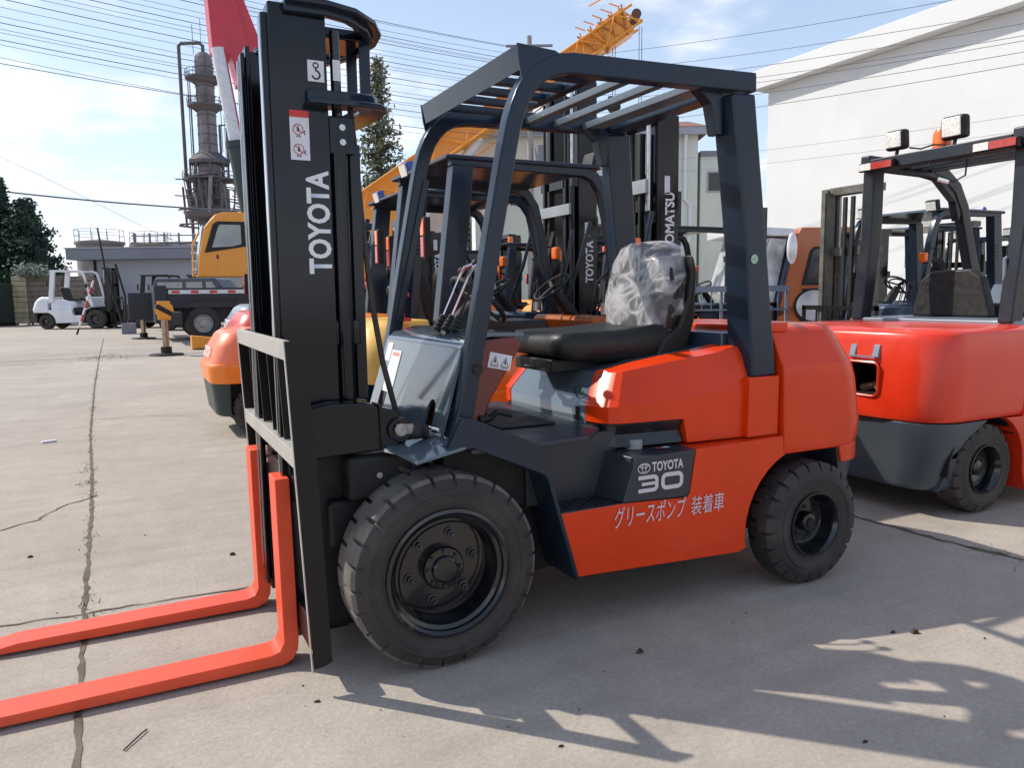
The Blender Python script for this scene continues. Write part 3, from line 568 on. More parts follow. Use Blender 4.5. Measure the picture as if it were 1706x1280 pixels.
    for sd in (-1, 1):
        pf = [(X(1.18), 1.185), (X(1.18)+.062, 1.185), (X(.8)+.072, .8), (X(.13)+.066, .10), (X(.1)+.04, .09), (X(.1)+.004, .085)]
        MB().prism(pf, *sorted((.545*sd, .557*sd))).build('backrest_side_plate', CARR, t, bevel=.0015)
        MB().prism([(X(1.18)-.003, 1.187), (X(1.18), 1.187), (X(.1), .075), (X(.1)-.003, .075)], *sorted((.543*sd, .559*sd))).build('side_plate_edge', CARRG, t)  # strip painted pale for the sunlit edge of the black plate
    for a, b, dp in ((1.125, 1.187, .02), (.772, .832, .05)):
        MB().prism([(X(a)-.002, a), (X(b)-.002, b), (X(b)+dp, b), (X(a)+dp, a)], -.544, .544).build('backrest_bar', CARRG, t, bevel=.002)
    for y in (-.33, -.11, .11, .33): MB().prism([(X(1.12)+.012, 1.124), (X(1.12)+.075, 1.124), (X(.83)+.075, .834), (X(.83)+.012, .834)], y-.004, y+.004).build('backrest_slat', CARR, t)
    for b in ((-.475, -.44, -.50, .50, .60, .70), (-.475, -.44, -.50, .50, .13, .24), (-.438, -.40, -.24, -.2, .13, .75), (-.438, -.40, .2, .24, .13, .75)): MB().box(*b).build('fork_carriage_bar', CARR, t, bevel=.005)
    MB().cyl((-.49, .12, .715), (-.44, .12, .715), .022, n=16).build('carriage_fitting', STEEL, t); MB().cyl((-.5, .05, .69), (-.46, .05, .69), .012, n=6).build('carriage_fitting', STEEL, t)
    MB().box(-.47, -.43, .05, .11, .6, .68).build('carriage_latch', mat('latch_red', (.35, .02, .04), .5), t, bevel=.004)
    for y0 in (-.322, .262):
        pr = [(-.535, .692), (-.485, .692), (-.478, .10), (-.482, .06), (-.50, .028), (-.535, .012), (-1.57, .012), (-1.57, .02), (-1.40, .045), (-.575, .056), (-.545, .066), (-.53, .095)]
        fo = MB().prism(pr, y0, y0+.125).build('fork', FORK, t, bevel=.003)
HERO = hero()
# ------------------------------------------------------------------ forklifts standing behind (local frame like the front one: mast towards -x)
def small_wheel(t, x, y, R, w, sd, rub=RUBD, rim=RIM):
    M = Matrix.Translation((x, y, R)) @ (Matrix.Identity(4) if sd < 0 else Matrix.Rotation(math.pi, 4, 'Z'))
    o = tyre_mb(R, R*.58, w, 18).xf(M).build('wheel', rub, t, smooth=40)
    MB().lathe([(R*.6, .012), (R*.59, 0), (R*.53, .005), (R*.5, .03), (R*.44, .05), (R*.42, .07), (R*.2, .07), (R*.19, .03), (0, .025)], (0, 0, 0), n=28).xf(M).build('rim', rim, o, smooth=35)
def truck(name, label, loc, rz, body, cw, guard=GUARD, H=2.15, RH=2.17, word=None, wordz=1.45, cwword=None, cowl=None, skirt=None, hood=None, group='forklifts parked in the rows', lamp=True, beacon=True, roof='bars', mirror=True, mast_m=None, mast=True, forks=True, hw=.53, white=False, vent=True, sc=1, band=None, busy=False):
    t = empty(name, loc, rz, label, 'forklift', group); t.scale = (sc, sc, sc) if sc != 1 else (1, 1, 1); mast_m = mast_m or MAST; hood = hood or GREY; cowl = cowl or hood; skirt = skirt or BOXG
    for sd in (-1, 1):
        small_wheel(t, 0, (hw+.06)*sd, .34, .22, sd); small_wheel(t, 1.7, (hw+.02)*sd, .27, .17, sd)
        MB().prism([(.4, .5), (.75, .5), (.8, .70), (1.60, .70), (1.60, .6)]+arc(1.7, .27, .34, 110, 180, 6)+[(1.36, .22), (.5, .24)], *sorted(((hw+.05)*sd, (hw-.1)*sd))).build('side_panel', body, t, bevel=.006)
        MB().loft([[(.72, (hw-.17)*sd, .70), (.72, (hw-.17)*sd, .88), (.80, (hw-.22)*sd, 1.0)], [(.85, (hw-.06)*sd, .70), (.85, (hw-.06)*sd, .88), (.9, (hw-.13)*sd, 1.01)], [(1.5, (hw)*sd, .70), (1.5, hw*sd, .9), (1.42, (hw-.1)*sd, 1.08)]]).build('hood_side', body, t)
        MB().bar([(.0, (hw-.08)*sd, .80), (.1, (hw-.08)*sd, .81), (.4, (hw-.08)*sd, .66), (.52, (hw-.08)*sd, .25)], .24, .02).build('front_mudguard', guard, t)
        o = MB().bar([(.09, (hw-.04)*sd, .8), (.18, (hw-.04)*sd, 1.2), (.30, (hw-.04)*sd, RH-.33), (.345, (hw-.04)*sd, RH-.16), (.41, (hw-.04)*sd, RH-.07), (.5, (hw-.04)*sd, RH-.035), (1.46, (hw-.04)*sd, RH-.02)], .065, .07).build('guard_rail', guard, t, bevel=.008)
        p = MB().loft([[(1.44, (hw-.10)*sd, .95), (1.44, (hw)*sd, .95), (1.60, hw*sd, .95), (1.60, (hw-.1)*sd, .95)], [(1.31, (hw-.10)*sd, RH-.05), (1.31, (hw)*sd, RH-.05), (1.45, hw*sd, RH-.05), (1.45, (hw-.1)*sd, RH-.05)]]).build('rear_pillar', guard, t, bevel=.008)
        if vent:
            for k in range(5): MB().box(1.345, 1.42, *sorted(((hw-.0)*sd, (hw+.003)*sd)), RH-.52+k*.035, RH-.505+k*.035).build('pillar_louvre', BLK, p)
    MB().box(-.1, 1.95, -.36, .36, .2, .62).box(.05, 1.6, -(hw-.1), hw-.1, .621, .76).build('chassis', BLK, t)
    MB().box(.1, .72, -hw, hw, .761, .78).build('floor_plate', BOXG, t)
    MB().prism([(.72, .78), (.72, .88), (.80, 1.0), (1.42, 1.07), (1.5, .98), (1.5, .78)], -(hw-.2), hw-.2).build('hood_cover', hood, t, bevel=.01)
    lv = [(.60, 2.16, hw+.04, .18), (.72, 2.19, hw+.05, .19), (.98, 2.11, hw+.03, .19), (1.12, 2.03, hw-.05, .2), (1.17, 1.95, hw-.1, .19)]
    c = MB().loft([ring_plan(1.60, a[1], a[2], a[3], a[0]) for a in lv]).build('counterweight', cw, t, smooth=40, bevel=.01)
    MB().loft([ring_plan(1.98, a[1], a[2], .16, a[0]) for a in ((.22, 2.09, hw), (.25, 2.13, hw+.02), (.598, 2.17, hw+.045))]).build('counterweight_skirt', skirt, t, bevel=.02)
    if band: MB().loft([ring_plan(1.62, a[1], a[2], .19, a[0]) for a in ((.585, 2.17, hw+.055), (.60, 2.185, hw+.065), (.76, 2.20, hw+.07), (.80, 2.20, hw+.055))]).build('counterweight_band', band, t, bevel=.01)
    if cwword:
        for s_, z_ in ((.17, .86),):
            text(cwword, s_, frame((2.165, -.36, z_), (0, 1, 0), (-.3, 0, 1)), WHITE, parent=c, bold=.02, sx=.9)
    MB().prism([(.075, .80), (.145, 1.12), (.20, 1.16), (.36, 1.16), (.39, 1.13), (.25, .93), (.20, .80)], -(hw-.1), hw-.1).build('dash_cowl', cowl, t, bevel=.012)
    MB().tube([(.28, .0, 1.15), (.36, .0, 1.25), (.44, .0, 1.34)], [.05, .045, .03], 12).build('steering_column', BLK, t)
    M = Matrix.Translation((.46, 0, 1.37)) @ Matrix.Rotation(rad(38), 4, 'Y'); rg = []
    for k in range(28):
        a = 2*math.pi*k/28; rg.append([Vector(((.15+.011*math.cos(b))*math.cos(a), (.15+.011*math.cos(b))*math.sin(a), .011*math.sin(b))) for b in [2*math.pi*j/6 for j in range(6)]])
    sw = MB().loft(rg, close=True)
    for a in (0, 2.1, 4.2): sw.bar([(0, 0, 0), (.148*math.cos(a), .148*math.sin(a), 0)], .008, .022, (0, 0, 1))
    sw.xf(M).build('steering_wheel', BLK, t)
    for y in (-.16, -.22, -.28): MB().tube([(.26, y, 1.15), (.33, y, 1.36), (.36, y, 1.4)], .006, 6).build('hydraulic_lever', BLK, t)
    MB().box(.62, 1.12, -.24, .24, 1.03, 1.14).build('seat_cushion', VINYL, t, bevel=.03, seg=3)
    MB().prism([(1.10, 1.08), (1.22, 1.05), (1.33, 1.45), (1.29, 1.52), (1.22, 1.5)], -.23, .23).build('seat_back', VINYL, t, bevel=.035, seg=3)
    if roof == 'bars':
        for x in (.42, .56, .70, .84, .98, 1.12): MB().box(x-.018, x+.018, -(hw-.07), hw-.07, RH-.04, RH-.015).build('roof_bar', guard, t)
        MB().box(1.26, 1.45, -(hw-.07), hw-.07, RH-.05, RH-.01).build('roof_bar', guard, t)
    else: MB().prism([(.36, RH-.02), (.42, RH+.01), (1.50, RH+.01), (1.50, RH-.02)], -(hw+.01), hw+.01).build('roof_panel', guard, t, bevel=.01)
    if lamp:
        for sd in (-1, 1):
            l = MB().box(.36, .42, (hw-.1)*sd-.07, (hw-.1)*sd+.07, RH-.02, RH+.10, Matrix.Rotation(-.25, 3, 'Y')).build('work_lamp', BLK, t, bevel=.012)
            MB().box(.345, .357, (hw-.1)*sd-.055, (hw-.1)*sd+.055, RH-.005, RH+.085, Matrix.Rotation(-.25, 3, 'Y'), (.39, (hw-.1)*sd, RH+.04)).build('lens', LENS, l)
        l = MB().box(1.44, 1.50, -.32, -.18, RH-.02, RH+.08, Matrix.Rotation(.3, 3, 'Y')).build('rear_lamp', mat('lamp_blue_shell', (.03, .06, .3), .3, coat=.3), t, bevel=.012)
        MB().box(1.502, 1.512, -.31, -.19, RH-.01, RH+.07, Matrix.Rotation(.3, 3, 'Y'), (1.47, -.25, RH+.03)).build('lens', LENS, l)
    for sd in (-1, 1):
        l = MB().box(1.60, 1.64, (hw-.05)*sd-.03, (hw-.05)*sd+.03, 1.55, 1.80).build('tail_lamp', BLK, t, bevel=.006)
        MB().box(1.641, 1.65, (hw-.05)*sd-.024, (hw-.05)*sd+.024, 1.56, 1.68).build('red_lens', RLENS, l); MB().box(1.641, 1.65, (hw-.05)*sd-.024, (hw-.05)*sd+.024, 1.69, 1.79).build('amber_lens', AMBER, l)
        MB().box(.08, .13, (hw+.02)*sd-.04, (hw+.02)*sd+.04, 1.60, 1.70).build('turn_signal', AMBER, t, bevel=.012)
        if mirror:
            MB().tube([(.30, hw*sd, 1.75), (.22, (hw+.12)*sd, 1.72), (.20, (hw+.14)*sd, 1.62)], .007, 6).build('mirror_arm', BLK, t)
            MB().ball((.19, (hw+.14)*sd, 1.56), .075, 12, 8, (.5, .9, 1.1)).build('mirror', BLK, t)
    if beacon: MB().cyl((1.3, .25, RH-.01), (1.3, .25, RH+.13), .05, .042, 16).build('beacon', AMBER, t, bevel=.01)
    if busy:
        MB().box(-.19, -.165, -.30, .30, RH-.12, RH-.02).build('mast_cross_bar', mat('sunlit_grey_bar', (.3, .33, .35), .45), t, bevel=.004)  # pale colour carries the sunlight falling on this bar
        for k in range(9):
            y = random.uniform(-.25, .25); x = random.uniform(-.12, .02); z = random.uniform(1.5, 2.0)
            MB().tube([(x, y, .8), (x+random.uniform(-.03, .05), y+random.uniform(-.04, .04), 1.15), (x-.03, y, 1.4), (-.15, y*.6, z)], random.uniform(.008, .014), 6).build('hydraulic_hose', RUB, t)
        for sd in (-1, 1): MB().tube([(.1, (hw-.04)*sd, 1.15), (-.06, (hw-.1)*sd, 1.6), (-.14, (hw-.12)*sd, 1.9)], .018, 8).build('stay_bar', guard, t)
        MB().box(.02, .16, -.22, .22, .82, 1.12).build('control_housing', mat('housing_grey', (.09, .095, .10), .5), t, bevel=.03)
        for y in (-.15, .15): MB().box(-.26, -.2, y-.02, y+.02, 1.2, 2.5 if H > 2.5 else 1.9).build('hose_reel', BLK, t)
        MB().cyl((.2, .35, 1.17), (.2, .35, 1.25), .05, n=14).build('filler_cap', STEEL, t)
    if mast:
        for sd in (-1, 1):
            q = MB(); y = .31*sd; q.box(-.46, -.27, *sorted((y, y-.016*sd)), .1, H); q.box(-.46, -.44, *sorted((y-.016*sd, y-.08*sd)), .1, H); q.box(-.29, -.27, *sorted((y-.016*sd, y-.08*sd)), .1, H)
            r = q.build('outer_mast_rail', mast_m, t, bevel=.003)
            if word and sd*math.cos(rz) < 0:
                x0, s2 = (-.30, -1) if sd < 0 else (-.42, 1)
                text(word, .115, frame((x0, .3125*sd, wordz), (0, 0, 1), (s2, 0, 0)), WHITE, parent=t, bold=.03, sx=.82)
                MB().poly([(0, 0), (.05, 0), (.05, .13), (0, .13)]).xf(frame((-.38 if sd < 0 else -.33, .3125*sd, wordz+.43), (1 if sd < 0 else -1, 0, 0), (0, 0, 1))).build('warning_label', LABEL, t)
            MB().box(-.48, -.32, *sorted((y-.024*sd, y-.07*sd)), .15, H-.04).build('inner_mast_rail', mast_m, t)
            MB().cyl((-.23, .25*sd, .4), (-.23, .25*sd, H*.72), .032, n=16).build('lift_cylinder', mast_m, t); MB().cyl((-.23, .25*sd, H*.72), (-.23, .25*sd, H-.06), .018, n=12).build('lift_rod', STEEL, t)
            MB().box(-.20, -.18, .2*sd-.01, .2*sd+.01, .8, H*.95).build('mast_hose', BLK, t)
        for z, d in ((H-.06, .08), (H*.70, .09), (.9, .1), (.18, .2)): MB().box(-.36, -.2, -.3, .3, z, z+d).build('mast_cross_member', mast_m, t)
        for y in (-.05, .05): MB().box(-.40, -.37, y-.02, y+.02, .35, H-.1).build('lift_chain', BLK, t)
        MB().box(-.50, -.48, -.5, .5, .58, .68).box(-.50, -.48, -.5, .5, .15, .25).box(-.50, -.48, -.5, -.46, .15, 1.15).box(-.5, -.48, .46, .5, .15, 1.15).box(-.5, -.48, -.5, .5, 1.1, 1.15).build('fork_carriage', CARR, t)
        for y in (-.3, -.15, 0, .15, .3): MB().box(-.495, -.485, y-.01, y+.01, .68, 1.1).build('backrest_slat', CARR, t)
    if forks and mast:
        for y0 in (-.36, .24): MB().prism([(-.55, .68), (-.505, .68), (-.50, .08), (-.54, .03), (-1.57, .03), (-1.4, .06), (-.56, .07)], y0, y0+.12).build('fork', CARR, t)
    return t
PI = math.pi
ROW = 'forklifts parked in a row behind the front forklift'
truck('forklift', 'yellow forklift directly behind the front one, tall mast lettered KOMATSU', (2.35, 1.98, 0), PI, BORG, mat('pale_yellow_paint', (.8, .47, .1), .4, coat=.2), H=2.62, word='KOMATSU', wordz=1.62, cowl=mat('cowl_brown_orange', (.35, .09, .012), .35, coat=.3), hood=LGREY, skirt=BOXG, group=ROW, beacon=False, roof='panel', busy=True)
truck('forklift', 'orange forklift with TOYOTA mast, second in the row behind the front one', (2.62, 3.52, 0), PI, BORG, BORG, H=3.3, word='TOYOTA', wordz=1.42, hood=GREY, group=ROW, beacon=False, roof='panel', busy=True)
truck('forklift', 'orange forklift with black lower counterweight showing left of the front mast', (1.62, 5.1, 0), PI, BORG, PEACH, band=BORG, H=2.2, cwword='TOYOTA', skirt=DKGREEN, hood=GREY, group=ROW, sc=.87)
truck('forklift', 'red forklift with rounded rear behind the orange counterweight', (2.25, 6.5, 0), PI, PEACH, mat('red_cw', (.6, .04, .02), .35, coat=.3), H=2.1, word='TOYOTA', group=ROW)
truck('forklift', 'light grey forklift farthest back in the left row, white letters on its rear', (2.55, 8.1, 0), PI, LGREY, LGREY, H=2.3, cwword='TOYOTA', hood=LGREY, group=ROW, sc=1.05)
truck('forklift', 'yellow forklift at the back behind the grey one, mostly hidden', (3.9, 9.9, 0), PI, YEL, YEL, H=2.4, group=ROW, roof='panel')
for i, (x, y, h, c_, wd, lb) in enumerate(((6.6, 7.2, 2.9, YEL, 'TOYOTA', 'yellow forklift with tall mast in the second row behind the plastic covered seat'), (6.4, 9.3, 2.7, BORG, None, 'orange forklift in the second row with plain dark mast'), (5.9, 11.4, 2.5, RED, None, 'red forklift in the second row far behind the front dash'), (9.6, 11.2, 3.0, LGREY, None, 'grey forklift with the tallest mast in the second row'), (5.6, 13.6, 2.6, YEL, None, 'small looking yellow forklift at the far end of the second row'))):
    truck('forklift', lb, (x, y, 0), PI, c_, c_, H=h, word=wd, group='forklifts in the second row', roof='panel' if i % 2 else 'bars')
for i, (x, y, h, c_, lb) in enumerate(((9.6, 13.4, 3.0, YEL, 'yellow forklift alone in the third row right of the slender cypress'),)):
    truck('forklift', lb, (x, y, 0), PI, c_, c_, H=h, group='forklifts in the third row', roof='panel')
RG = 'forklifts in the right background'
DM = mat('worn_grey_mast', (.12, .115, .10), .55, .3, var=.3, vs=12, dirt=(.3, .25, .18), dirt_amt=.5, dirt_scale=4)
truck('forklift', 'old forklift with worn grey rusty mast behind the big red one', (6.5, 2.9, 0), 0, ORG, ORG, H=2.42, mast_m=DM, group=RG, roof='panel')
truck('forklift', 'forklift with black canopy between the rusty mast and the dark masts', (8.5, 4.35, 0), .05, BORG, BORG, H=2.1, group=RG, roof='panel')
truck('forklift', 'forklift with dark double mast seen through the big red one', (11.4, 5.0, 0), .1, RED, RED, H=2.35, group=RG)
truck('forklift', 'forklift with grey mast beside the curved pillar of the big red one', (10.9, 3.3, 0), 0, YEL, YEL, H=2.3, group=RG, word='TOYOTA')
truck('forklift', 'forklift with dark green mast right of the plastic wrapped seat', (6.9, 5.65, 0), PI, BORG, BORG, H=2.5, mast_m=DKGREEN, group=RG, roof='panel')

# ------------------------------------------------------------------ the big red forklift on the right (faces +x)
def big_red():
    t = empty('forklift', (3.5, .38, 0), 0, 'big bright red forklift at the right edge, two work lamps on its roof', 'forklift')
    HW = .73
    R2 = mat('bright_red_paint', (.70, .035, .008), .3, 0, .2, .05, 4, peel=.0006, bs=7)
    SK = mat('skirt_slate', (.05, .065, .08), .36, 0, .1, .06, 5, peel=.0006, bs=6)
    G2 = mat('guard_dark', (.009, .012, .02), .38, 0, .0, .1, 6)
    # counterweight: closed block with an opening in the rear face
    def ring(z, xr, ys, rc):
        n = 6; p = [Vector((.42, -ys, z)), Vector((xr+rc, -ys, z))]
        p += [Vector((xr+rc-rc*math.sin(rad(90*i/n)), -ys+rc-rc*math.cos(rad(90*i/n)), z)) for i in range(1, n+1)]
        h = p+[Vector((xr-.02, -.37, z)), Vector((xr-.03, -.13, z)), Vector((xr-.035, -.05, z))]
        return h+[Vector((q.x, -q.y, z)) for q in reversed(p+[Vector((xr-.035, -.05, z))])]
    lv = [(.565, -.50, .71, .24), (.60, -.505, .722, .24), (.70, -.51, .725, .24), (.89, -.50, .725, .24), (1.02, -.485, .715, .24), (1.07, -.465, .695, .235), (1.092, -.43, .66, .22), (1.10, -.36, .58, .2)]
    rows = [ring(*a) for a in lv]; mb = MB(); V = [[mb.bm.verts.new(p) for p in r] for r in rows]; n = len(V[0])
    for a in range(len(V)-1):
        for i in range(n):
            j = (i+1) % n
            if i == 8 and a == 2: continue
            mb.face([V[a][i], V[a][j], V[a+1][j], V[a+1][i]])
    mb.face(V[0][::-1]); mb.face(V[-1])
    c = mb.build('counterweight', R2, t, bevel=.012, seg=3, smooth=45)
    q = MB(); q.box(-.52, -.26, -.37, -.366, .70, .89); q.box(-.52, -.26, -.134, -.13, .70, .89); q.box(-.52, -.26, -.366, -.134, .70, .706); q.box(-.52, -.26, -.366, -.134, .884, .89); q.box(-.264, -.26, -.37, -.13, .70, .89)
    q.build('tow_pin_recess', BLK, c)
    MB().tube([(-.42, -.33, .72), (-.40, -.25, .745), (-.42, -.17, .72)], .025, 8).build('recess_bracket', mat('rusty_bracket', (.2, .12, .07), .8), c)
    e = arc(-.165, .86, .035, 0, 90, 4)+arc(-.335, .86, .035, 90, 180, 4)+arc(-.335, .73, .035, 180, 270, 4)+arc(-.165, .73, .035, 270, 360, 4)
    MB().tube([(-.535, y, z) for y, z in e]+[(-.535, *e[0])], .008, 6).build('opening_rim', R2, c)
    for y in (-.18, -.34): MB().prism([(-.536, .925), (-.515, 1.0), (-.50, 1.0), (-.515, .925)], y-.02, y+.02).build('handle_bracket', LGREY, c, bevel=.002)
    MB().bar([(-.541, -.35, .928), (-.541, -.17, .928)], .010, .012, (0, 0, 1)).build('rear_handle', LGREY, c)
    # lower slate skirt
    sk = MB()
    def r3(z, xr, ys, rc, xf): return [Vector((xf, -ys, z)), Vector((xr+rc, -ys, z))]+[Vector((xr+rc-rc*math.sin(rad(90*i/6)), -ys+rc-rc*math.cos(rad(90*i/6)), z)) for i in range(1, 7)]
    for_r = [(.16, -.44, .64, .2, -.36), (.19, -.46, .665, .21, -.35), (.36, -.48, .695, .22, -.30), (.48, -.495, .71, .23, -.17), (.56, -.498, .715, .235, -.02)]
    rr = []
    for a in for_r:
        h = r3(*a); rr.append(h+[Vector((p.x, -p.y, p.z)) for p in reversed(h)])
    sk.loft(rr).build('counterweight_skirt', SK, t, bevel=.01)
    MB().box(-.2, .9, -.45, .45, .15, .56).build('chassis', BLK, t)
    for sd in (-1, 1):
        o = tyre_mb(.265, .145, .19, 20).xf(Matrix.Translation((0, .71*sd, .265)) @ (Matrix.Identity(4) if sd < 0 else Matrix.Rotation(PI, 4, 'Z'))).build('wheel', RUBD, t, smooth=40)
        MB().lathe([(.15, .01), (.147, 0), (.138, .0), (.13, .015), (.122, .03), (.115, .07), (.05, .085), (.045, .05), (.025, .04), (0, .04)], (0, 0, 0), n=40).xf(Matrix.Translation((0, .71*sd, .265)) @ (Matrix.Identity(4) if sd < 0 else Matrix.Rotation(PI, 4, 'Z'))).build('rim', RIM, o, smooth=35)
        small_wheel(t, 2.0, .73*sd, .38, .25, sd)
        # arch and side body
        pts = [(.42, 1.04), (.42, .56), (.20, .56)][:0]+[(.33, 1.05), (.30, .56)]+[(.32*math.cos(rad(a)), .27+.32*math.sin(rad(a))) for a in (66, 50, 35, 20, 5, -8)]+[(.36, .10), (1.55, .10), (1.6, .62), (1.5, .75), (1.45, 1.0), (.60, 1.02), (.46, .98)]
        MB().prism(pts, *sorted((HW*sd, (HW-.22)*sd))).build('side_panel', R2, t, bevel=.006)
        MB().bar([(-.36*math.cos(rad(a)), .62*sd, .27+.33*math.sin(rad(a))) for a in range(200, 0, -20)][:0]+[(.34*math.cos(rad(a)), .60*sd, .25+.34*math.sin(rad(a))) for a in range(0, 185, 15)], .2, .012).build('wheel_arch_liner', BLK, t)
        MB().bar([(.42, .54*sd, 1.10), (.50, .54*sd, 1.70), (.50, .54*sd, 2.24)], .09, .12).build('rear_pillar', G2, t, bevel=.012)
        MB().bar([(.40, .54*sd, 2.235), (1.05, .54*sd, 2.22), (1.28, .54*sd, 2.19), (1.42, .54*sd, 2.10), (1.52, .54*sd, 1.95), (1.66, .54*sd, 1.55), (1.86, .54*sd, 1.10), (1.9, .54*sd, .9)], .08, .10).build('guard_rail', G2, t, bevel=.012)
        MB().prism([(1.12, 2.20), (1.40, 2.0), (1.46, 1.85), (1.5, 2.0), (1.42, 2.12), (1.28, 2.2)], .54*sd-.03, .54*sd+.03).build('guard_gusset', G2, t)
        l = MB().box(.36, .395, .42*sd-.14, .42*sd+.14, 2.165, 2.225).build('tail_lamp', BLK, t, bevel=.004)
        MB().box(.352, .3595, .42*sd-.13, .42*sd+.03, 2.172, 2.218).build('red_lens', RLENS, l); MB().box(.352, .3595, .42*sd+.035, .42*sd+.13, 2.172, 2.218).build('clear_lens', LENS, l)
    MB().box(.40, .52, -.50, .50, 2.17, 2.25).build('rear_roof_beam', G2, t, bevel=.006)
    for x in (.66, .80, .94, 1.08): MB().box(x-.02, x+.02, -.5, .5, 2.20, 2.23).build('roof_bar', G2, t)
    for y, s_ in ((.30, 1.), (-.12, 1.1)):
        MB().tube([(.42, y, 2.25), (.43, y, 2.30)], .012, 8).build('lamp_stalk', BLK, t)
        l = MB().box(.385, .46, y-.075*s_, y+.075*s_, 2.285, 2.285+.135*s_, Matrix.Rotation(-.1, 3, 'Y')).build('work_lamp', BLK, t, bevel=.022, seg=3)
        MB().box(.374, .386, y-.058*s_, y+.058*s_, 2.30, 2.27+.135*s_, Matrix.Rotation(-.1, 3, 'Y')).build('lens', LENS, l, bevel=.01)
    MB().lathe([(.06, 0), (.058, .10), (.045, .13), (0, .135)], (.50, .02, 2.25), 'z', 20).build('beacon', AMBER, t, smooth=50)
    MB().tube([(.39, .18, 2.28), (.40, .10, 2.26), (.41, .02, 2.275), (.42, -.06, 2.262)], .006, 6).build('lamp_wire', BLK, t)
    MB().tube([(.41, .05, 2.17), (.42, .0, 2.08), (.46, -.1, 2.02), (.52, -.14, 2.06), (.50, -.16, 2.16)], .006, 6).build('lamp_wire', BLK, t)
    MB().tube([(.42, -.02, 2.045), (.45, -.075, 2.02)], .014, 8).build('wire_connector', WHITE, t)
    # deck, engine cover, seat, cowl
    MB().box(.38, 1.3, -.60, .60, 1.0, 1.12).build('rear_deck', LGREY, t, bevel=.008)
    MB().prism([(.95, 1.12), (1.3, 1.12), (1.28, 1.2), (1.0, 1.22)], -.2, .5).build('seat_cushion', VINYL, t, bevel=.03, seg=3)
    MB().prism([(-.16, 1.12), (.44, 1.12), (.38, 1.38), (.30, 1.45), (.0, 1.46), (-.08, 1.40)], .84, .93, 'x').build('seat_back', mat('dark_worn_vinyl', (.014, .011, .010), .6, var=.6, vs=18, bump=.004, bs=20), t, bevel=.02, seg=3)
    MB().prism([(1.35, 1.0), (1.5, 1.02), (1.75, 1.3), (1.6, 1.36)], -.3, .3).build('dash_cowl', GREY, t, bevel=.02)
    sp = [(.78+.02*math.cos(a*.9), -.30+.02*math.sin(a*.9), 1.12+a*.009) for a in range(36)]
    MB().tube(sp, .006, 5).build('coil_cord', BLK, t)
    MB().tube([(.50, -.49, 1.28), (.42, -.50, 1.30), (.41, -.50, 1.38), (.40, -.50, 1.50), (.49, -.49, 1.53)], .012, 8).build('grab_handle', LGREY, t)
    return t
big_red()
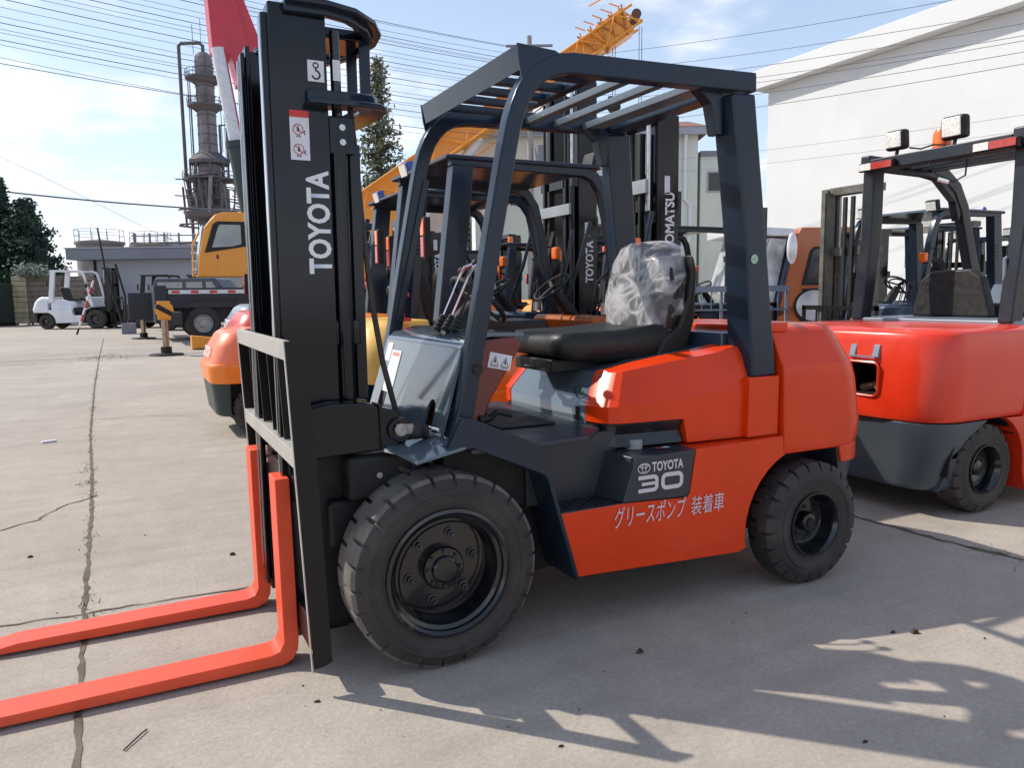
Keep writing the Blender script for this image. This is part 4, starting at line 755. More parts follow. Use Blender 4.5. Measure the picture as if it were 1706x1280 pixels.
# ------------------------------------------------------------------ yard surroundings
VR = rad(-26.64)
def place(mb, loc, rz): return mb.xf(Matrix.Translation(loc) @ Matrix.Rotation(rz, 4, 'Z'))
def ground_mat():
    m = bpy.data.materials.new('concrete'); m.use_nodes = True; nt = m.node_tree; N = nt.nodes.new; L = nt.links.new; b = nt.nodes['Principled BSDF']
    tc = N('ShaderNodeTexCoord')
    def nz(sc, det, ro, lo, hi, a, c, dist=0):
        n = N('ShaderNodeTexNoise'); n.inputs['Scale'].default_value = sc; n.inputs['Detail'].default_value = det; n.inputs['Roughness'].default_value = ro; n.inputs['Distortion'].default_value = dist
        L(tc.outputs['Object'], n.inputs['Vector']); r = N('ShaderNodeMapRange'); L(n.outputs[0], r.inputs[0])
        r.inputs[1].default_value = lo; r.inputs[2].default_value = hi; r.inputs[3].default_value = a; r.inputs[4].default_value = c; return r.outputs[0], n
    def mul(a, c):
        x = N('ShaderNodeMix'); x.data_type = 'RGBA'; x.blend_type = 'MULTIPLY'; x.inputs[0].default_value = 1; L(a, x.inputs[6]); L(c, x.inputs[7]); return x.outputs[2]
    base = N('ShaderNodeRGB'); base.outputs[0].default_value = (.40, .35, .30, 1)
    c = base.outputs[0]
    for args in ((.12, 4, .5, .35, .65, .92, 1.06), (.9, 6, .6, .3, .7, .88, 1.08), (6, 8, .7, .3, .7, .9, 1.08), (60, 5, .7, .3, .7, .84, 1.14), (260, 3, .6, .3, .7, .84, 1.14)):
        o, n = nz(*args); c = mul(c, o)
    def over(c, fac, col):
        d = N('ShaderNodeMix'); d.data_type = 'RGBA'; L(fac, d.inputs[0]); L(c, d.inputs[6]); d.inputs[7].default_value = (*col, 1); return d.outputs[2]
    c = over(c, nz(.5, 9, .68, .57, .75, 0, .42, .6)[0], (.19, .165, .14))
    mp = N('ShaderNodeMapping'); mp.inputs['Scale'].default_value = (.35, 5.5, 1); mp.inputs['Rotation'].default_value = (0, 0, .12); L(tc.outputs['Object'], mp.inputs[0])
    st = N('ShaderNodeTexNoise'); st.inputs['Scale'].default_value = 1.3; st.inputs['Detail'].default_value = 6; L(mp.outputs[0], st.inputs['Vector'])
    sr = N('ShaderNodeMapRange'); L(st.outputs[0], sr.inputs[0]); sr.inputs[1].default_value = .5; sr.inputs[2].default_value = .75; sr.inputs[4].default_value = .35
    c = over(c, sr.outputs[0], (.24, .205, .17))
    c = over(c, nz(3.2, 9, .75, .66, .76, 0, .5, .3)[0], (.15, .13, .115))
    v = N('ShaderNodeTexVoronoi'); v.feature = 'F1'; v.inputs['Scale'].default_value = 7; L(tc.outputs['Object'], v.inputs['Vector'])
    r = N('ShaderNodeMapRange'); L(v.outputs['Distance'], r.inputs[0]); r.inputs[1].default_value = .03; r.inputs[2].default_value = .06; r.inputs[3].default_value = .4; r.inputs[4].default_value = 0
    c = over(c, r.outputs[0], (.1, .09, .08))
    L(c, b.inputs['Base Color']); b.inputs['Roughness'].default_value = .88; b.inputs['Specular IOR Level'].default_value = .25
    bn = N('ShaderNodeTexNoise'); bn.inputs['Scale'].default_value = 40; bn.inputs['Detail'].default_value = 9; bn.inputs['Roughness'].default_value = .78; L(tc.outputs['Object'], bn.inputs['Vector'])
    bu = N('ShaderNodeBump'); bu.inputs['Distance'].default_value = .005; bu.inputs['Strength'].default_value = .8; L(bn.outputs[0], bu.inputs['Height']); L(bu.outputs[0], b.inputs['Normal'])
    return m
CONC = ground_mat()
g = struct(MB().prism([(-700, -60), (700, -60), (700, 900), (-700, 900)], -.5, 0, 'z').build('ground', CONC))
JM = mat('joint_dirt', (.11, .09, .068), .95, var=.5, vs=9, bump=.004, bs=40)
def crack(pts, w, name='crack', jit=.01, step=.12, z=.003, wv=.5, m=None):
    P = [Vector((x, y, 0)) for x, y in pts]; C = []
    for a, b in zip(P, P[1:]):
        n = max(1, int((b-a).length/step))
        for k in range(n): C.append(a.lerp(b, k/n)+Vector((random.gauss(0, jit), random.gauss(0, jit), 0)))
    C.append(P[-1]); mb = MB(); L_ = []; R_ = []
    for i, p in enumerate(C):
        t = (C[min(i+1, len(C)-1)]-C[max(i-1, 0)]).normalized(); q = Vector((-t.y, t.x, 0)); ww = w*(1+random.uniform(-wv, wv))/2
        L_.append(mb.bm.verts.new(p+q*ww+Vector((0, 0, z)))); R_.append(mb.bm.verts.new(p-q*ww+Vector((0, 0, z))))
    for i in range(len(C)-1): mb.face([L_[i], R_[i], R_[i+1], L_[i+1]])
    return struct(mb.build(name, m or JM))
JP = [(-1.14, -2.5), (-1.172, -.64), (-1.20, .8), (-1.223, 2.25), (-1.26, 3.6), (-1.33, 5.4), (-1.42, 10), (-1.5, 15.9), (-1.6, 26)]
crack(JP, .02, 'expansion_joint', .0025, .05, .003, .4)
crack([(-6, .62), (-1.5, .59), (-.48, .55), (.3, .53), (1.2, .52)], .010, 'expansion_joint', .006, .06, .0035, .6)
crack([(-1.22, 2.78), (-1.4, 2.55), (-1.52, 2.3), (-1.68, 2.16), (-1.9, 2.05), (-2.3, 1.8)], .012, 'crack', .015, .06)
crack([(2.76, .35), (2.80, -.2), (2.83, -.6), (2.9, -1.0), (2.95, -1.6)], .03, 'expansion_joint', .008, .05, .003, .6)
crack([(-9, 16.6), (-.5, 16.75), (3, 16.9)], .08, 'expansion_joint', .01, .3)
crack([(-.3, 6.2), (-.9, 6.6), (-1.4, 6.5)], .01, 'crack', .03, .1)
# weeds in the joint
GR = mat('weed_green', (.12, .14, .03), .8, var=.4, vs=30)
def weeds(spots, name='weeds'):
    mb = MB()
    for (x, y, n, h, sp) in spots:
        for _ in range(n):
            a = random.uniform(0, 2*PI); l = h*random.uniform(.4, 1); bx, by = x+random.gauss(0, sp*.5), y+random.gauss(0, sp)
            dx, dy = math.cos(a)*l*.7, math.sin(a)*l*.7; w = .0025+h*.03
            v = [mb.bm.verts.new(q) for q in ((bx-w*math.sin(a), by+w*math.cos(a), .003), (bx+w*math.sin(a), by-w*math.cos(a), .003), (bx+dx*.6+w*.6*math.sin(a), by+dy*.6-w*.6*math.cos(a), l*.5), (bx+dx, by+dy, l*.72), (bx+dx*.6-w*.6*math.sin(a), by+dy*.6+w*.6*math.cos(a), l*.5))]
            mb.face(v)
    o = mb.build(name, GR); o['kind'] = 'stuff'; return o
sp = []
for k in range(90):
    y = random.uniform(.2, 14)**1.0; t = max(i for i in range(len(JP)-1) if JP[i][1] <= y); f = (y-JP[t][1])/(JP[t+1][1]-JP[t][1]); x = JP[t][0]+f*(JP[t+1][0]-JP[t][0])
    sp.append((x, y, random.choice((2, 4, 10)), random.uniform(.012, .035), .05))
sp += [(-1.27, 3.2, 40, .035, .06), (-1.28, 3.7, 30, .03, .06), (-1.18, .5, 30, .025, .06), (2.86, -.85, 40, .03, .12), (-1.45, 16.6, 90, .08, .5), (-.9, 16.7, 40, .06, .6)]
weeds(sp)
# small litter
DB = mat('dry_leaf_bits', (.05, .035, .025), .9, var=.5, vs=40)
mb = MB(); bits = [(-1.48, 1.53, .02), (-.54, 1.06, .025), (.66, -.82, .022), (1.69, -1.19, .028), (-.48, -.61, .012), (1.62, -1.15, .015), (.1, -1.2, .010), (.9, -1.6, .012)]
for _ in range(50): bits.append((random.uniform(-3, 3.2), random.uniform(-1.9, 4), random.uniform(.002, .008)))
for x, y, r in bits:
    n = random.randint(5, 7); a0 = random.random()*6; rr = [r*random.uniform(.5, 1.1) for _ in range(n)]
    lo = [(x+rr[i]*math.cos(a0+6.28*i/n), y+.6*rr[i]*math.sin(a0+6.28*i/n), .001) for i in range(n)]
    mb.loft([lo, [((p[0]-x)*.6+x, (p[1]-y)*.6+y, .001+r*.5) for p in lo]])
o = mb.build('litter_bits', DB); o['kind'] = 'stuff'
tag(MB().tube([(-1.05, -.62, .005), (-1.0, -.55, .007), (-.985, -.53, .005)], .0025, 5).build('twig', DB), 'thin dark twig on the concrete left of the near fork', 'twig')
tag(MB().box(-1.72, -1.60, 5.2, 5.235, .002, .02, Matrix.Rotation(.3, 3, 'Z')).build('paper_scrap', WHITE, bevel=.004), 'small white paper scrap lying near the weedy joint', 'litter')

# ------------------------------------------------------------------ buildings
def wallmat(name, col, dirt=(.3, .28, .25), amt=.3, sc=.5, rough=.8): return mat(name, col, rough, 0, 0, .05, .6, dirt=dirt, dirt_amt=amt, dirt_scale=sc, bump=.003, bs=20)
WW = wallmat('warehouse_white', (.64, .65, .65), (.52, .52, .51), .3, .25)
GW = wallmat('pale_green_render', (.66, .69, .62), (.45, .45, .38), .3, .4)
OW = wallmat('office_grey_wall', (.36, .38, .43))
OF = wallmat('office_fascia', (.21, .22, .26), (.12, .12, .13))
TILE = mat('brown_roof_tiles', (.22, .11, .08), .8, var=.4, vs=7)
DG = mat('dark_window_glass', (.03, .035, .04), .12, 0, .3)
def warehouse():
    t = empty('warehouse', (23.8, 22, 0), 0, 'large white warehouse wall on the right under a projecting white eave', 'warehouse')
    MB().box(0, 40, -80, 0, 0, 9.67).build('wall', WW, t)
    MB().box(-.5, 40.5, -80.5, .5, 9.68, 10.45).build('eave', WW, t, bevel=.03)
    MB().box(-.06, -.005, -80, 0, .0, .9).build('plinth', OW, t)
warehouse()
def mid_building():
    t = empty('house', (16.23, 35.4, 0), VR, 'pale green two storey building with brown tiled roof behind the masts', 'building')
    MB().box(0, 11.9, 0, 9, 0, 9.6).build('wall', GW, t)
    MB().prism([(-.5, 9.62), (9.5, 9.62), (9.5, 9.9), (4.5, 11.2), (-.5, 9.9)], -.5, 12.4, 'x').build('roof', TILE, t)
    MB().box(-.55, 12.45, -.55, -.4, 9.5, 9.85).build('gutter', OW, t)
    MB().tube([(11.2, -.35, 9.6), (11.2, -.12, 9.3), (11.2, -.1, 6.2), (11.5, -.1, 5.9), (11.5, -.1, 4.2), (11.4, -.1, 3.9), (11.4, -.1, .2)], .1, 10).build('downpipe', WHITE, t)
    for x in (1.2, 3.8, 6.4, 9.0):
        for z in (2.0, 6.0):
            w = MB().box(x-.06, x+1.36, -.05, -.005, z-.06, z+1.56).build('window', WHITE, t); MB().box(x, x+1.3, -.06, -.052, z, z+1.5).build('pane', DG, w); MB().box(x+.62, x+.68, -.075, -.062, z, z+1.5).build('mullion', WHITE, w)
    u = empty('house', (26.9, 30.4, 0), VR, 'small grey green annexe with one dark window beside the white warehouse', 'building')
    MB().box(.35, 3.2, 0, 5, 0, 8.5).build('wall', GW, u); MB().box(.3, 3.3, -.2, 5.2, 8.5, 8.75).build('roof', OF, u)
    w = MB().box(.7, 1.7, -.05, -.005, 6.6, 7.7).build('window', OW, u); MB().box(.78, 1.62, -.06, -.052, 6.68, 7.62).build('pane', DG, w)
    v = empty('shed', (12.0, 37.6, 0), VR, 'low cream storage shed glimpsed between the dark forklift masts', 'shed')
    MB().box(0, 4.3, 0, 6, 0, 6.2).build('wall', wallmat('cream_wall', (.75, .73, .66)), v); MB().box(-.2, 4.5, -.3, 6.2, 6.21, 6.5).build('roof', OF, v)
    MB().box(.6, 3.6, -.04, -.003, .1, 4.6).build('roller_door', OW, v)
mid_building()
def office():
    t = empty('office', (-2.45, 44.75, 0), VR, 'low grey flat roofed office behind the white forklift', 'building')
    MB().box(0, 7.2, 0, 6, 0, 3.38).build('wall', OW, t)
    MB().box(-.75, 7.9, -.8, 6.5, 3.385, 3.95).build('roof', OF, t, bevel=.02)
    MB().box(-.8, 7.95, -.85, 6.55, 3.955, 4.02).build('roof_edge', OW, t)
    MB().box(.32, .42, -.12, -.01, 0, 3.37).build('downpipe', BLK, t)
    for x in (3.4, 5.3):
        w = MB().box(x, x+1.3, -.04, -.003, 1.1, 2.4).build('window', OW, t); MB().box(x+.07, x+1.23, -.05, -.042, 1.17, 2.33).build('pane', DG, w)
    for i, (x, y, r, z) in enumerate(((-2.2, 64.9, 1.65, 6.0), (1.3, 63.1, 1.4, 5.75))):
        k = empty('storage_tank', (x, y, 0), 0, ['left round concrete tank with railing above the grey office', 'smaller round concrete tank right of the other above the office roof'][i], 'tank'); z -= .35
        MB().lathe([(r, 0), (r, z-.25), (r+.12, z-.2), (r+.12, z), (0, z+.25)], (0, 0, 0), 'z', 32).build('shell', wallmat('tank_concrete', (.2, .18, .17)), k, smooth=40)
        q = MB()
        for j in range(10):
            a = 2*PI*j/10; q.cyl(((r+.05)*math.cos(a), (r+.05)*math.sin(a), z), ((r+.05)*math.cos(a), (r+.05)*math.sin(a), z+.9), .025, n=5)
        for h in (.45, .9): q.tube([((r+.05)*math.cos(2*PI*j/20), (r+.05)*math.sin(2*PI*j/20), z+h) for j in range(21)], .02, 5)
        q.build('railing', OF, k)
    k = empty('pipe_rack', (.2, 62.4, 0), VR, 'rusty pipe rack and railing between the tanks and the tower', 'pipe rack')
    for j in range(7): MB().box(j*1.1-.06, j*1.1+.06, 0, .12, 0, 6.2).build('post', OF, k)
    for h in (4.9, 5.3, 6.0): MB().cyl((-.3, .06, h), (7, .06, h), .05, n=6).build('rail', OF, k)
    for h, r in ((5.05, .22), (5.45, .12)): MB().cyl((-.5, .4, h), (7, .4, h), r, n=10).build('pipe', wallmat('rust_pipe', (.2, .14, .11)), k)
    w = tag(MB().prism([(0, 0), (60, 0), (60, .3), (0, .3)], 0, 2.6, 'z').xf(Matrix.Translation((-24, 72, 0)) @ Matrix.Rotation(-.38, 4, 'Z')).build('boundary_wall', wallmat('boundary_white', (.5, .5, .5))), 'long low pale boundary wall beyond the tree and office', 'wall')
office()
def tower():
    t = empty('distillation_tower', (12.2, 124.6, 0), VR, 'tall weathered industrial column with ring platforms, ladders and an overhead pipe', 'tower')
    TM = wallmat('tower_steel', (.22, .195, .205), (.09, .06, .055), .85, .5); DK = wallmat('tower_dark', (.10, .09, .10), (.16, .12, .1), .5, .5)
    MB().lathe([(1.9, 0), (1.9, 17.5), (1.7, 19), (1.6, 22.5), (1.38, 23.5), (1.3, 36), (1.25, 36.6), (1.1, 37.2), (.6, 37.6), (0, 37.7)], (0, 0, 0), 'z', 28).build('column', TM, t, smooth=50)
    for k in range(9): MB().lathe([(1.38, 24.2+k*1.4), (1.46, 24.25+k*1.4), (1.38, 24.32+k*1.4)], (0, 0, 0), 'z', 24).build('hoop', DK, t)
    def plat(z, r, r0=1.5, rail=True, cone=0):
        o = MB().lathe([(r0, z-cone), (r*.75, z-cone*.5), (r, z-.1), (r, z+.12), (r0, z+.12)], (0, 0, 0), 'z', 28).build('platform', DK, t)
        if rail:
            q = MB()
            for h in (.55, 1.1): q.tube([(r*math.cos(2*PI*j/24), r*math.sin(2*PI*j/24), z+h) for j in range(25)], .05, 5)
            for j in range(14): q.cyl((r*math.cos(2*PI*j/14), r*math.sin(2*PI*j/14), z), (r*math.cos(2*PI*j/14), r*math.sin(2*PI*j/14), z+1.1), .045, n=4)
            q.build('railing', DK, o)
    plat(33.8, 2.75, cone=.8); plat(29.8, 2.65, cone=.8)
    MB().lathe([(1.7, 23.0), (3.1, 21.8), (3.1, 21.3), (1.7, 21.2)], (0, 0, 0), 'z', 8).build('canopy', DK, t)
    for j in range(8): a = 2*PI*(j+.5)/8; MB().box(2.7*math.cos(a)-.12, 2.7*math.cos(a)+.12, 2.7*math.sin(a)-.12, 2.7*math.sin(a)+.12, 18.9, 21.4).build('post', DK, t)
    plat(19.0, 3.9, cone=.3)
    MB().lathe([(1.9, 14.2), (2.4, 14.8), (2.5, 17.5), (2.2, 18.6), (1.9, 18.7)], (0, 0, 0), 'z', 16).build('vessel', TM, t)
    MB().lathe([(1.9, 12.6), (3.8, 13.3), (4.2, 14.0), (4.2, 14.2), (1.9, 14.2)], (0, 0, 0), 'z', 10).build('lower_deck', DK, t)
    random.seed(3)
    for k in range(34):
        a = random.uniform(PI, 2*PI); r = random.uniform(2.6, 4.1); z0 = random.uniform(11, 15); MB().cyl((r*math.cos(a), r*math.sin(a), z0), (r*math.cos(a)+random.uniform(-.6, .6), r*math.sin(a), z0+random.uniform(2, 6)), random.uniform(.08, .28), n=7).build('pipe', DK if k % 2 else TM, t)
    for k in range(16):
        z = random.uniform(11.5, 20); MB().cyl((random.uniform(-4.2, -1), -3.2, z), (random.uniform(1, 4.2), -3.2, z+random.uniform(-.8, .8)), random.uniform(.07, .16), n=6).build('pipe', DK, t)
    for k in range(12): MB().cyl((random.uniform(2.5, 4.4), -1.5, 14.6+k*.36), (random.uniform(3.4, 4.6), .8, 14.6+k*.36), .1, n=5).build('vent_bar', DK, t)
    MB().tube([(0, 0, 37.4), (0, 0, 38.6), (-.5, 0, 39.0), (-3.2, 0, 39.0), (-3.6, 0, 38.6), (-3.6, 0, 19.5), (-3.2, 0, 17)], .26, 10).build('overhead_pipe', DK, t)
    for x, z0, z1, r in ((-2.4, 19, 35, .07), (-2.1, 19, 35, .07), (2.3, 23, 35, .06), (-1.7, 19, 31, .12), (2.75, 19, 38.6, .05), (2.0, 21.5, 27, .2), (3.1, 21.5, 26.6, .25), (.7, 21, 37, .09), (-2.9, 8, 14, .25), (2.6, 8, 14, .2), (-.9, 37, 41.2, .05), (.3, 37, 42, .04)):
        MB().cyl((x, -1.4 if abs(x) < 2 else -.4, z0), (x, -1.4 if abs(x) < 2 else -.4, z1), r, n=6).build('riser_pipe', DK, t)
    q = MB()
    for k in range(44): q.box(-2.4, -2.1, -.43, -.37, 19.2+k*.35, 19.26+k*.35)
    q.build('ladder', DK, t)
    MB().tube([(1.9, -.4, 27), (3.1, -.4, 27), (3.1, -.4, 26)], .12, 6).build('bracket', DK, t)
tower()

# ------------------------------------------------------------------ trees
LEAF = [mat('conifer_dark', (.022, .045, .035), .8, var=.5, vs=2), mat('conifer_mid', (.04, .075, .04), .8, var=.5, vs=2)]
LEAF2 = [mat('cypress_olive', (.11, .125, .07), .8, var=.5, vs=2), mat('cypress_light', (.2, .2, .11), .8, var=.5, vs=2)]
BARK = mat('bark', (.07, .055, .045), .9, var=.4, vs=8)
def conifer(loc, H, R, label, leaves=LEAF, n=5200, zb=.12, power=.85, seed=1, ls=.3, shape=None, group=None):
    random.seed(seed); t = empty('conifer_tree', loc, 0, label, 'tree', group)
    MB().tube([(0, 0, 0), (.05, 0, H*.4), (0, .05, H*.8), (0, 0, H*.98)], [H*.018, H*.013, H*.006, .02], 8).build('trunk', BARK, t)
    mb = MB(); L_ = MB(); br = []
    nb = int(60+H*6)
    for i in range(nb):
        f = zb+(1-zb)*(i/nb); r = R*((1-f)**power if shape is None else shape(f))*random.uniform(.62, 1.12); a = i*2.4+random.uniform(-.4, .4); z = H*f
        tip = Vector((r*math.cos(a), r*math.sin(a), z+r*random.uniform(-.25, .35))); br.append((Vector((0, 0, z)), tip)); 
        mb.tube([(0, 0, z), tip*.6+Vector((0, 0, z*.4)), tip], [.04+r*.012, .02+r*.006, .008], 4)
    mb.build('limbs', BARK, t)
    per = n//nb
    for a, b in br:
        l = (b-a).length; k = max(10, int(per*(.35+l/R)))
        for _ in range(k):
            f = random.random()**.6; p = a.lerp(b, f)+Vector((random.gauss(0, .09*R*.6), random.gauss(0, .09*R*.6), random.gauss(0, .07*R*.6)))
            s = ls*random.uniform(.5, 1.2); d = Vector((random.gauss(0, 1), random.gauss(0, 1), random.gauss(.3, .8))).normalized(); u = d.orthogonal().normalized()*s*.35; w = d*s
            v = [L_.bm.verts.new(q) for q in (p-u*.4, p+w*.5-u, p+w, p+w*.5+u)]; L_.face(v).material_index = int(noise.noise(p*1.4+Vector((seed, 0, 0))) > .05)
    L_.build('crown', leaves, t)
    return t
TG = 'dark conifers at the left edge'
conifer((-7.2, 54, 0), 8.6, 2.0, 'dark pointed conifer at the left edge, tallest of its clump', n=14000, seed=2, group=TG, ls=.24, zb=.1)
conifer((-5.9, 52.7, 0), 7.2, 3.1, 'broad bushy dark conifer sloping down towards the grey office', n=24000, seed=3, power=.72, group=TG, ls=.25, zb=.08)
conifer((-8.9, 52, 0), 6.2, 2.6, 'dark bushy conifer cut by the left frame edge', n=12000, seed=4, power=.75, group=TG, ls=.26)
conifer((17.2, 55, 0), 18.9, 3.3, 'tall slender cypress with sparse olive foliage behind the front mast', LEAF2, n=6500, seed=5, power=.62, ls=.42, zb=.2)
conifer((20.5, 56.5, 0), 11.5, 2.8, 'shorter olive cypress beside the tall one', LEAF2, n=4000, seed=6, power=.6, ls=.42)
# treeline far off so the yard does not run to the horizon
def far_band():
    random.seed(9); mb = MB(); F_ = MB()
    for k in range(9000):
        a = random.uniform(-.75, 1.35); d = random.uniform(175, 190); h = (2.2+1.6*noise.noise(Vector((a*14, 0, 0)))+.8*noise.noise(Vector((a*50, 3, 0))))*1.6; z = random.random()*h
        p = Vector((-1+d*math.sin(a+.46), -3+d*math.cos(a+.46), z)); s = random.uniform(.6, 1.5); e = Vector((random.gauss(0, 1), random.gauss(0, 1), random.gauss(0, 1))).normalized(); u = e.orthogonal()*s
        mb.face([mb.bm.verts.new(q) for q in (p-u, p+e*s, p+u, p-e*s)])
    o = mb.build('far_treeline', mat('far_foliage', (.06, .075, .06), .9, var=.4, vs=.1)); o['kind'] = 'stuff'
far_band()

# ------------------------------------------------------------------ pole and cables
ORD = ['first', 'second', 'third', 'fourth', 'fifth', 'sixth', 'seventh', 'eighth', 'ninth', 'tenth', 'eleventh', 'twelfth', 'thirteenth', 'fourteenth', 'fifteenth', 'sixteenth', 'seventeenth', 'eighteenth', 'nineteenth', 'twentieth', 'twenty first', 'twenty second']
def wires():
    PM = mat('pole_concrete', (.3, .29, .27), .85, var=.15); WM = mat('cable_black', (.1, .1, .12), .7)
    p = empty('utility_pole', (17.0, 30.5, 0), VR, 'grey concrete utility pole with crossarms in front of the pale green building', 'utility pole')
    MB().cyl((0, 0, 0), (0, 0, 13.4), .19, .12, 14).build('pole', PM, p)
    for z in (12.9, 11.8, 10.2, 8.9): MB().box(-1.1, 1.1, -.05, .05, z, z+.1).build('crossarm', OF, p)
    MB().cyl((.5, -.2, 7.2), (.5, -.2, 8.3), .28, n=14).build('transformer', OF, p)
    G = 'overhead cables across the sky'
    LZ = [(18, 98), (25, 106), (36, 119), (41, 124), (50, 131), (64, 145), (80, 158), (98, 168), (118, 180), (128, 192), (150, 212), (158, 222), (170, 250), (29, 112), (44, 127), (72, 150), (88, 161), (105, 174), (138, 200), (144, 206), (190, 240), (163, 228)]
    i = 0
    for yl, ym in sorted(LZ):
        A = Vector((-14.55, 24.8, 1.33+(503-(yl-38))*30/1283.5)); B = Vector((17.0+random.uniform(-.9, .9), 30.6+random.uniform(-.4, .4), 1.33+(488.5-ym)*38/1283.5))
        pts = [A.lerp(B, k/20)-Vector((0, 0, .55*4*(k/20)*(1-k/20))) for k in range(21)]
        tag(MB().tube(pts, .008 if i % 3 else .013, 5).build('overhead_cable', WM), '%s thin dark cable from the top across the left sky' % ORD[i], 'cable', G); i += 1
    for k, (ym, yr) in enumerate(((118, -60), (140, -20), (165, 0), (178, 20), (190, 28), (212, 45), (235, 62), (290, 150), (305, 178))):
        A = Vector((17.0+random.uniform(-.9, .9), 30.6, 1.33+(488.5-ym)*38/1283.5)); B = Vector((22.6, 5.6, 1.33+(476-yr)*18.5/1283.5))
        pts = [A.lerp(B, j/16)-Vector((0, 0, .35*4*(j/16)*(1-j/16))) for j in range(17)]
        tag(MB().tube(pts, .009 if k < 7 else .005, 5).build('overhead_cable', WM), '%s dark cable from the top crossing in front of the white warehouse' % ORD[k], 'cable', 'overhead cables in front of the warehouse')
    pts = [Vector((-12, 58.5, 8.9)).lerp(Vector((9, 48, 6.6)), k/20)-Vector((0, 0, .3*4*(k/20)*(1-k/20))) for k in range(21)]
    tag(MB().tube(pts, .05, 6).build('overhead_cable', WM), 'thick low cable running past the pointed conifer to the tower', 'cable')
    tag(MB().tube([(-12, 55, 12.5), (-5, 54, 9.0), (1, 52, 5.6), (4, 51, 4.2)], .012, 4).build('guy_wire', WM), 'faint slanting wire in the sky above the grey office', 'wire')
wires()

# ------------------------------------------------------------------ cranes
def crane_wheel(t, x, y, R=.52, w=.35, sd=-1):
    M = Matrix.Translation((x, y, R)) @ (Matrix.Identity(4) if sd < 0 else Matrix.Rotation(PI, 4, 'Z'))
    o = MB().lathe([(R*.55, .04), (R*.6, 0), (R*.9, 0), (R, .05), (R, w-.05), (R*.9, w), (R*.55, w)], (0, 0, 0), n=32).xf(M).build('wheel', RUB, t)
    MB().lathe([(R*.56, .03), (R*.53, .0), (R*.48, .03), (R*.42, .09), (R*.22, .09), (R*.2, -.02), (0, -.03)], (0, 0, 0), n=32).xf(M).build('rim', mat('rim_pale', (.4, .39, .37), .5, .2, var=.2), o)
def crane():
    t = empty('truck_crane', (0, 22.6, 0), 0, 'yellow cab truck crane on outriggers with raised red boom behind the left mast', 'crane truck')
    CH = mat('chassis_dark', (.02, .022, .03), .5, 0, .1, .15)
    MB().box(.2, 11, .1, 2.4, 1.0, 1.62).build('deck', CH, t, bevel=.02)
    MB().box(-.1, .25, .0, 2.5, .55, 1.7).build('rear_box', CH, t, bevel=.02)
    MB().box(.3, 11, .5, 2.0, .55, 1.0).build('chassis_beam', CH, t)
    b = MB().box(.3, 5.2, .082, .098, 1.44, 1.56).build('reflector_strip', WHITE, t)
    for k in range(9): MB().box(.4+k*.54, .62+k*.54, .07, .0805, 1.46, 1.54).build('red_reflector', LRED, b)
    for x in (1.25, 2.65, 6.5, 8.0):
        for sd, y in ((-1, .05), (1, 2.45)): crane_wheel(t, x, y, sd=sd)
    MB().bar([(.55, .25, .9), (.7, .25, 1.15), (1.0, .25, 1.25), (3.0, .25, 1.25), (3.3, .25, .9)], .4, .03).build('mudguard', CH, t)
    MB().box(.1, .5, -2.2, 4.7, .58, .92).build('outrigger_beam', CH, t, bevel=.01)
    # superstructure cab
    pr = [(1.15, 1.95), (1.22, 2.6), (1.42, 3.45), (1.75, 3.85), (2.0, 3.93), (3.5, 3.93), (3.5, 1.95)]
    cb = MB().prism(pr, -.15, .85).build('cab', YEL, t, bevel=.04, seg=3)
    w = MB().prism([(1.38, 2.68), (1.66, 3.55), (1.80, 3.64), (3.52, 3.64), (3.52, 3.05), (2.5, 2.87)], -.175, -.152).build('window_frame', BLK, cb)
    MB().prism([(1.60, 2.84), (1.80, 3.46), (1.86, 3.54), (2.46, 3.54), (2.46, 2.96), (2.2, 2.88)], -.19, -.177).build('pane', mat('cab_glass', (.3, .33, .33), .1, 0, 0, .2, 1.5), w)
    MB().prism([(2.74, 3.03), (2.74, 3.54), (3.45, 3.54), (3.45, 3.14)], -.19, -.177).build('pane', MATS['cab_glass'], w)
    MB().prism([(1.17, 2.0), (1.40, 3.5), (1.36, 3.52), (1.12, 2.05)], -.05, .75).build('windscreen', MATS['cab_glass'], cb)
    MB().box(1.72, 1.77, -.18, -.155, 2.5, 2.62).build('door_handle', BLK, cb)
    MB().tube([(1.02, -.15, 1.95), (1.05, -.16, 2.9), (1.25, -.15, 3.3)], .03, 6).build('grab_rail', YEL, cb)
    for z in (2.15, 2.4, 2.65, 2.9): MB().box(1.0, 1.14, -.18, -.12, z, z+.04).build('cab_step', WHITE, cb)
    MB().box(2.9, 9.6, .0, 2.5, 1.66, 1.90).build('turntable', CH, t); MB().cyl((3.6, 1.2, 1.62), (3.6, 1.2, 1.7), 1.0, n=32).build('slew_ring', CH, t)
    MB().box(3.8, 8.9, .2, 2.3, 1.9, 3.0).build('machinery_house', YEL, t, bevel=.04)
    # boom and luffing cylinder
    A = Vector((5.3, .9, 2.9)); B = Vector((1.2, .9, 14.2)); d = (B-A).normalized(); u = Vector((0, 1, 0)); q = d.cross(u)
    def sec(p, w, h): return [p+u*w/2+q*h/2, p-u*w/2+q*h/2, p-u*w/2-q*h/2, p+u*w/2-q*h/2]
    bo = MB().loft([sec(A, .8, .95), sec(A.lerp(B, .6), .75, .9), sec(B, .7, .85)]).build('boom', CREDP, t, bevel=.04)
    MB().bar([A.lerp(B, .1)-u*.42+q*.12, A.lerp(B, .95)-u*.39+q*.12], .02, .06, (0, 1, 0)).build('boom_stripe', WHITE, bo)
    MB().prism([(2.0, 8.9), (2.55, 8.75), (2.72, 8.0), (3.4, 7.6), (2.7, 10.8), (1.9, 11.2)], .45, 1.35).build('boom_lug', CREDP, t, bevel=.02)
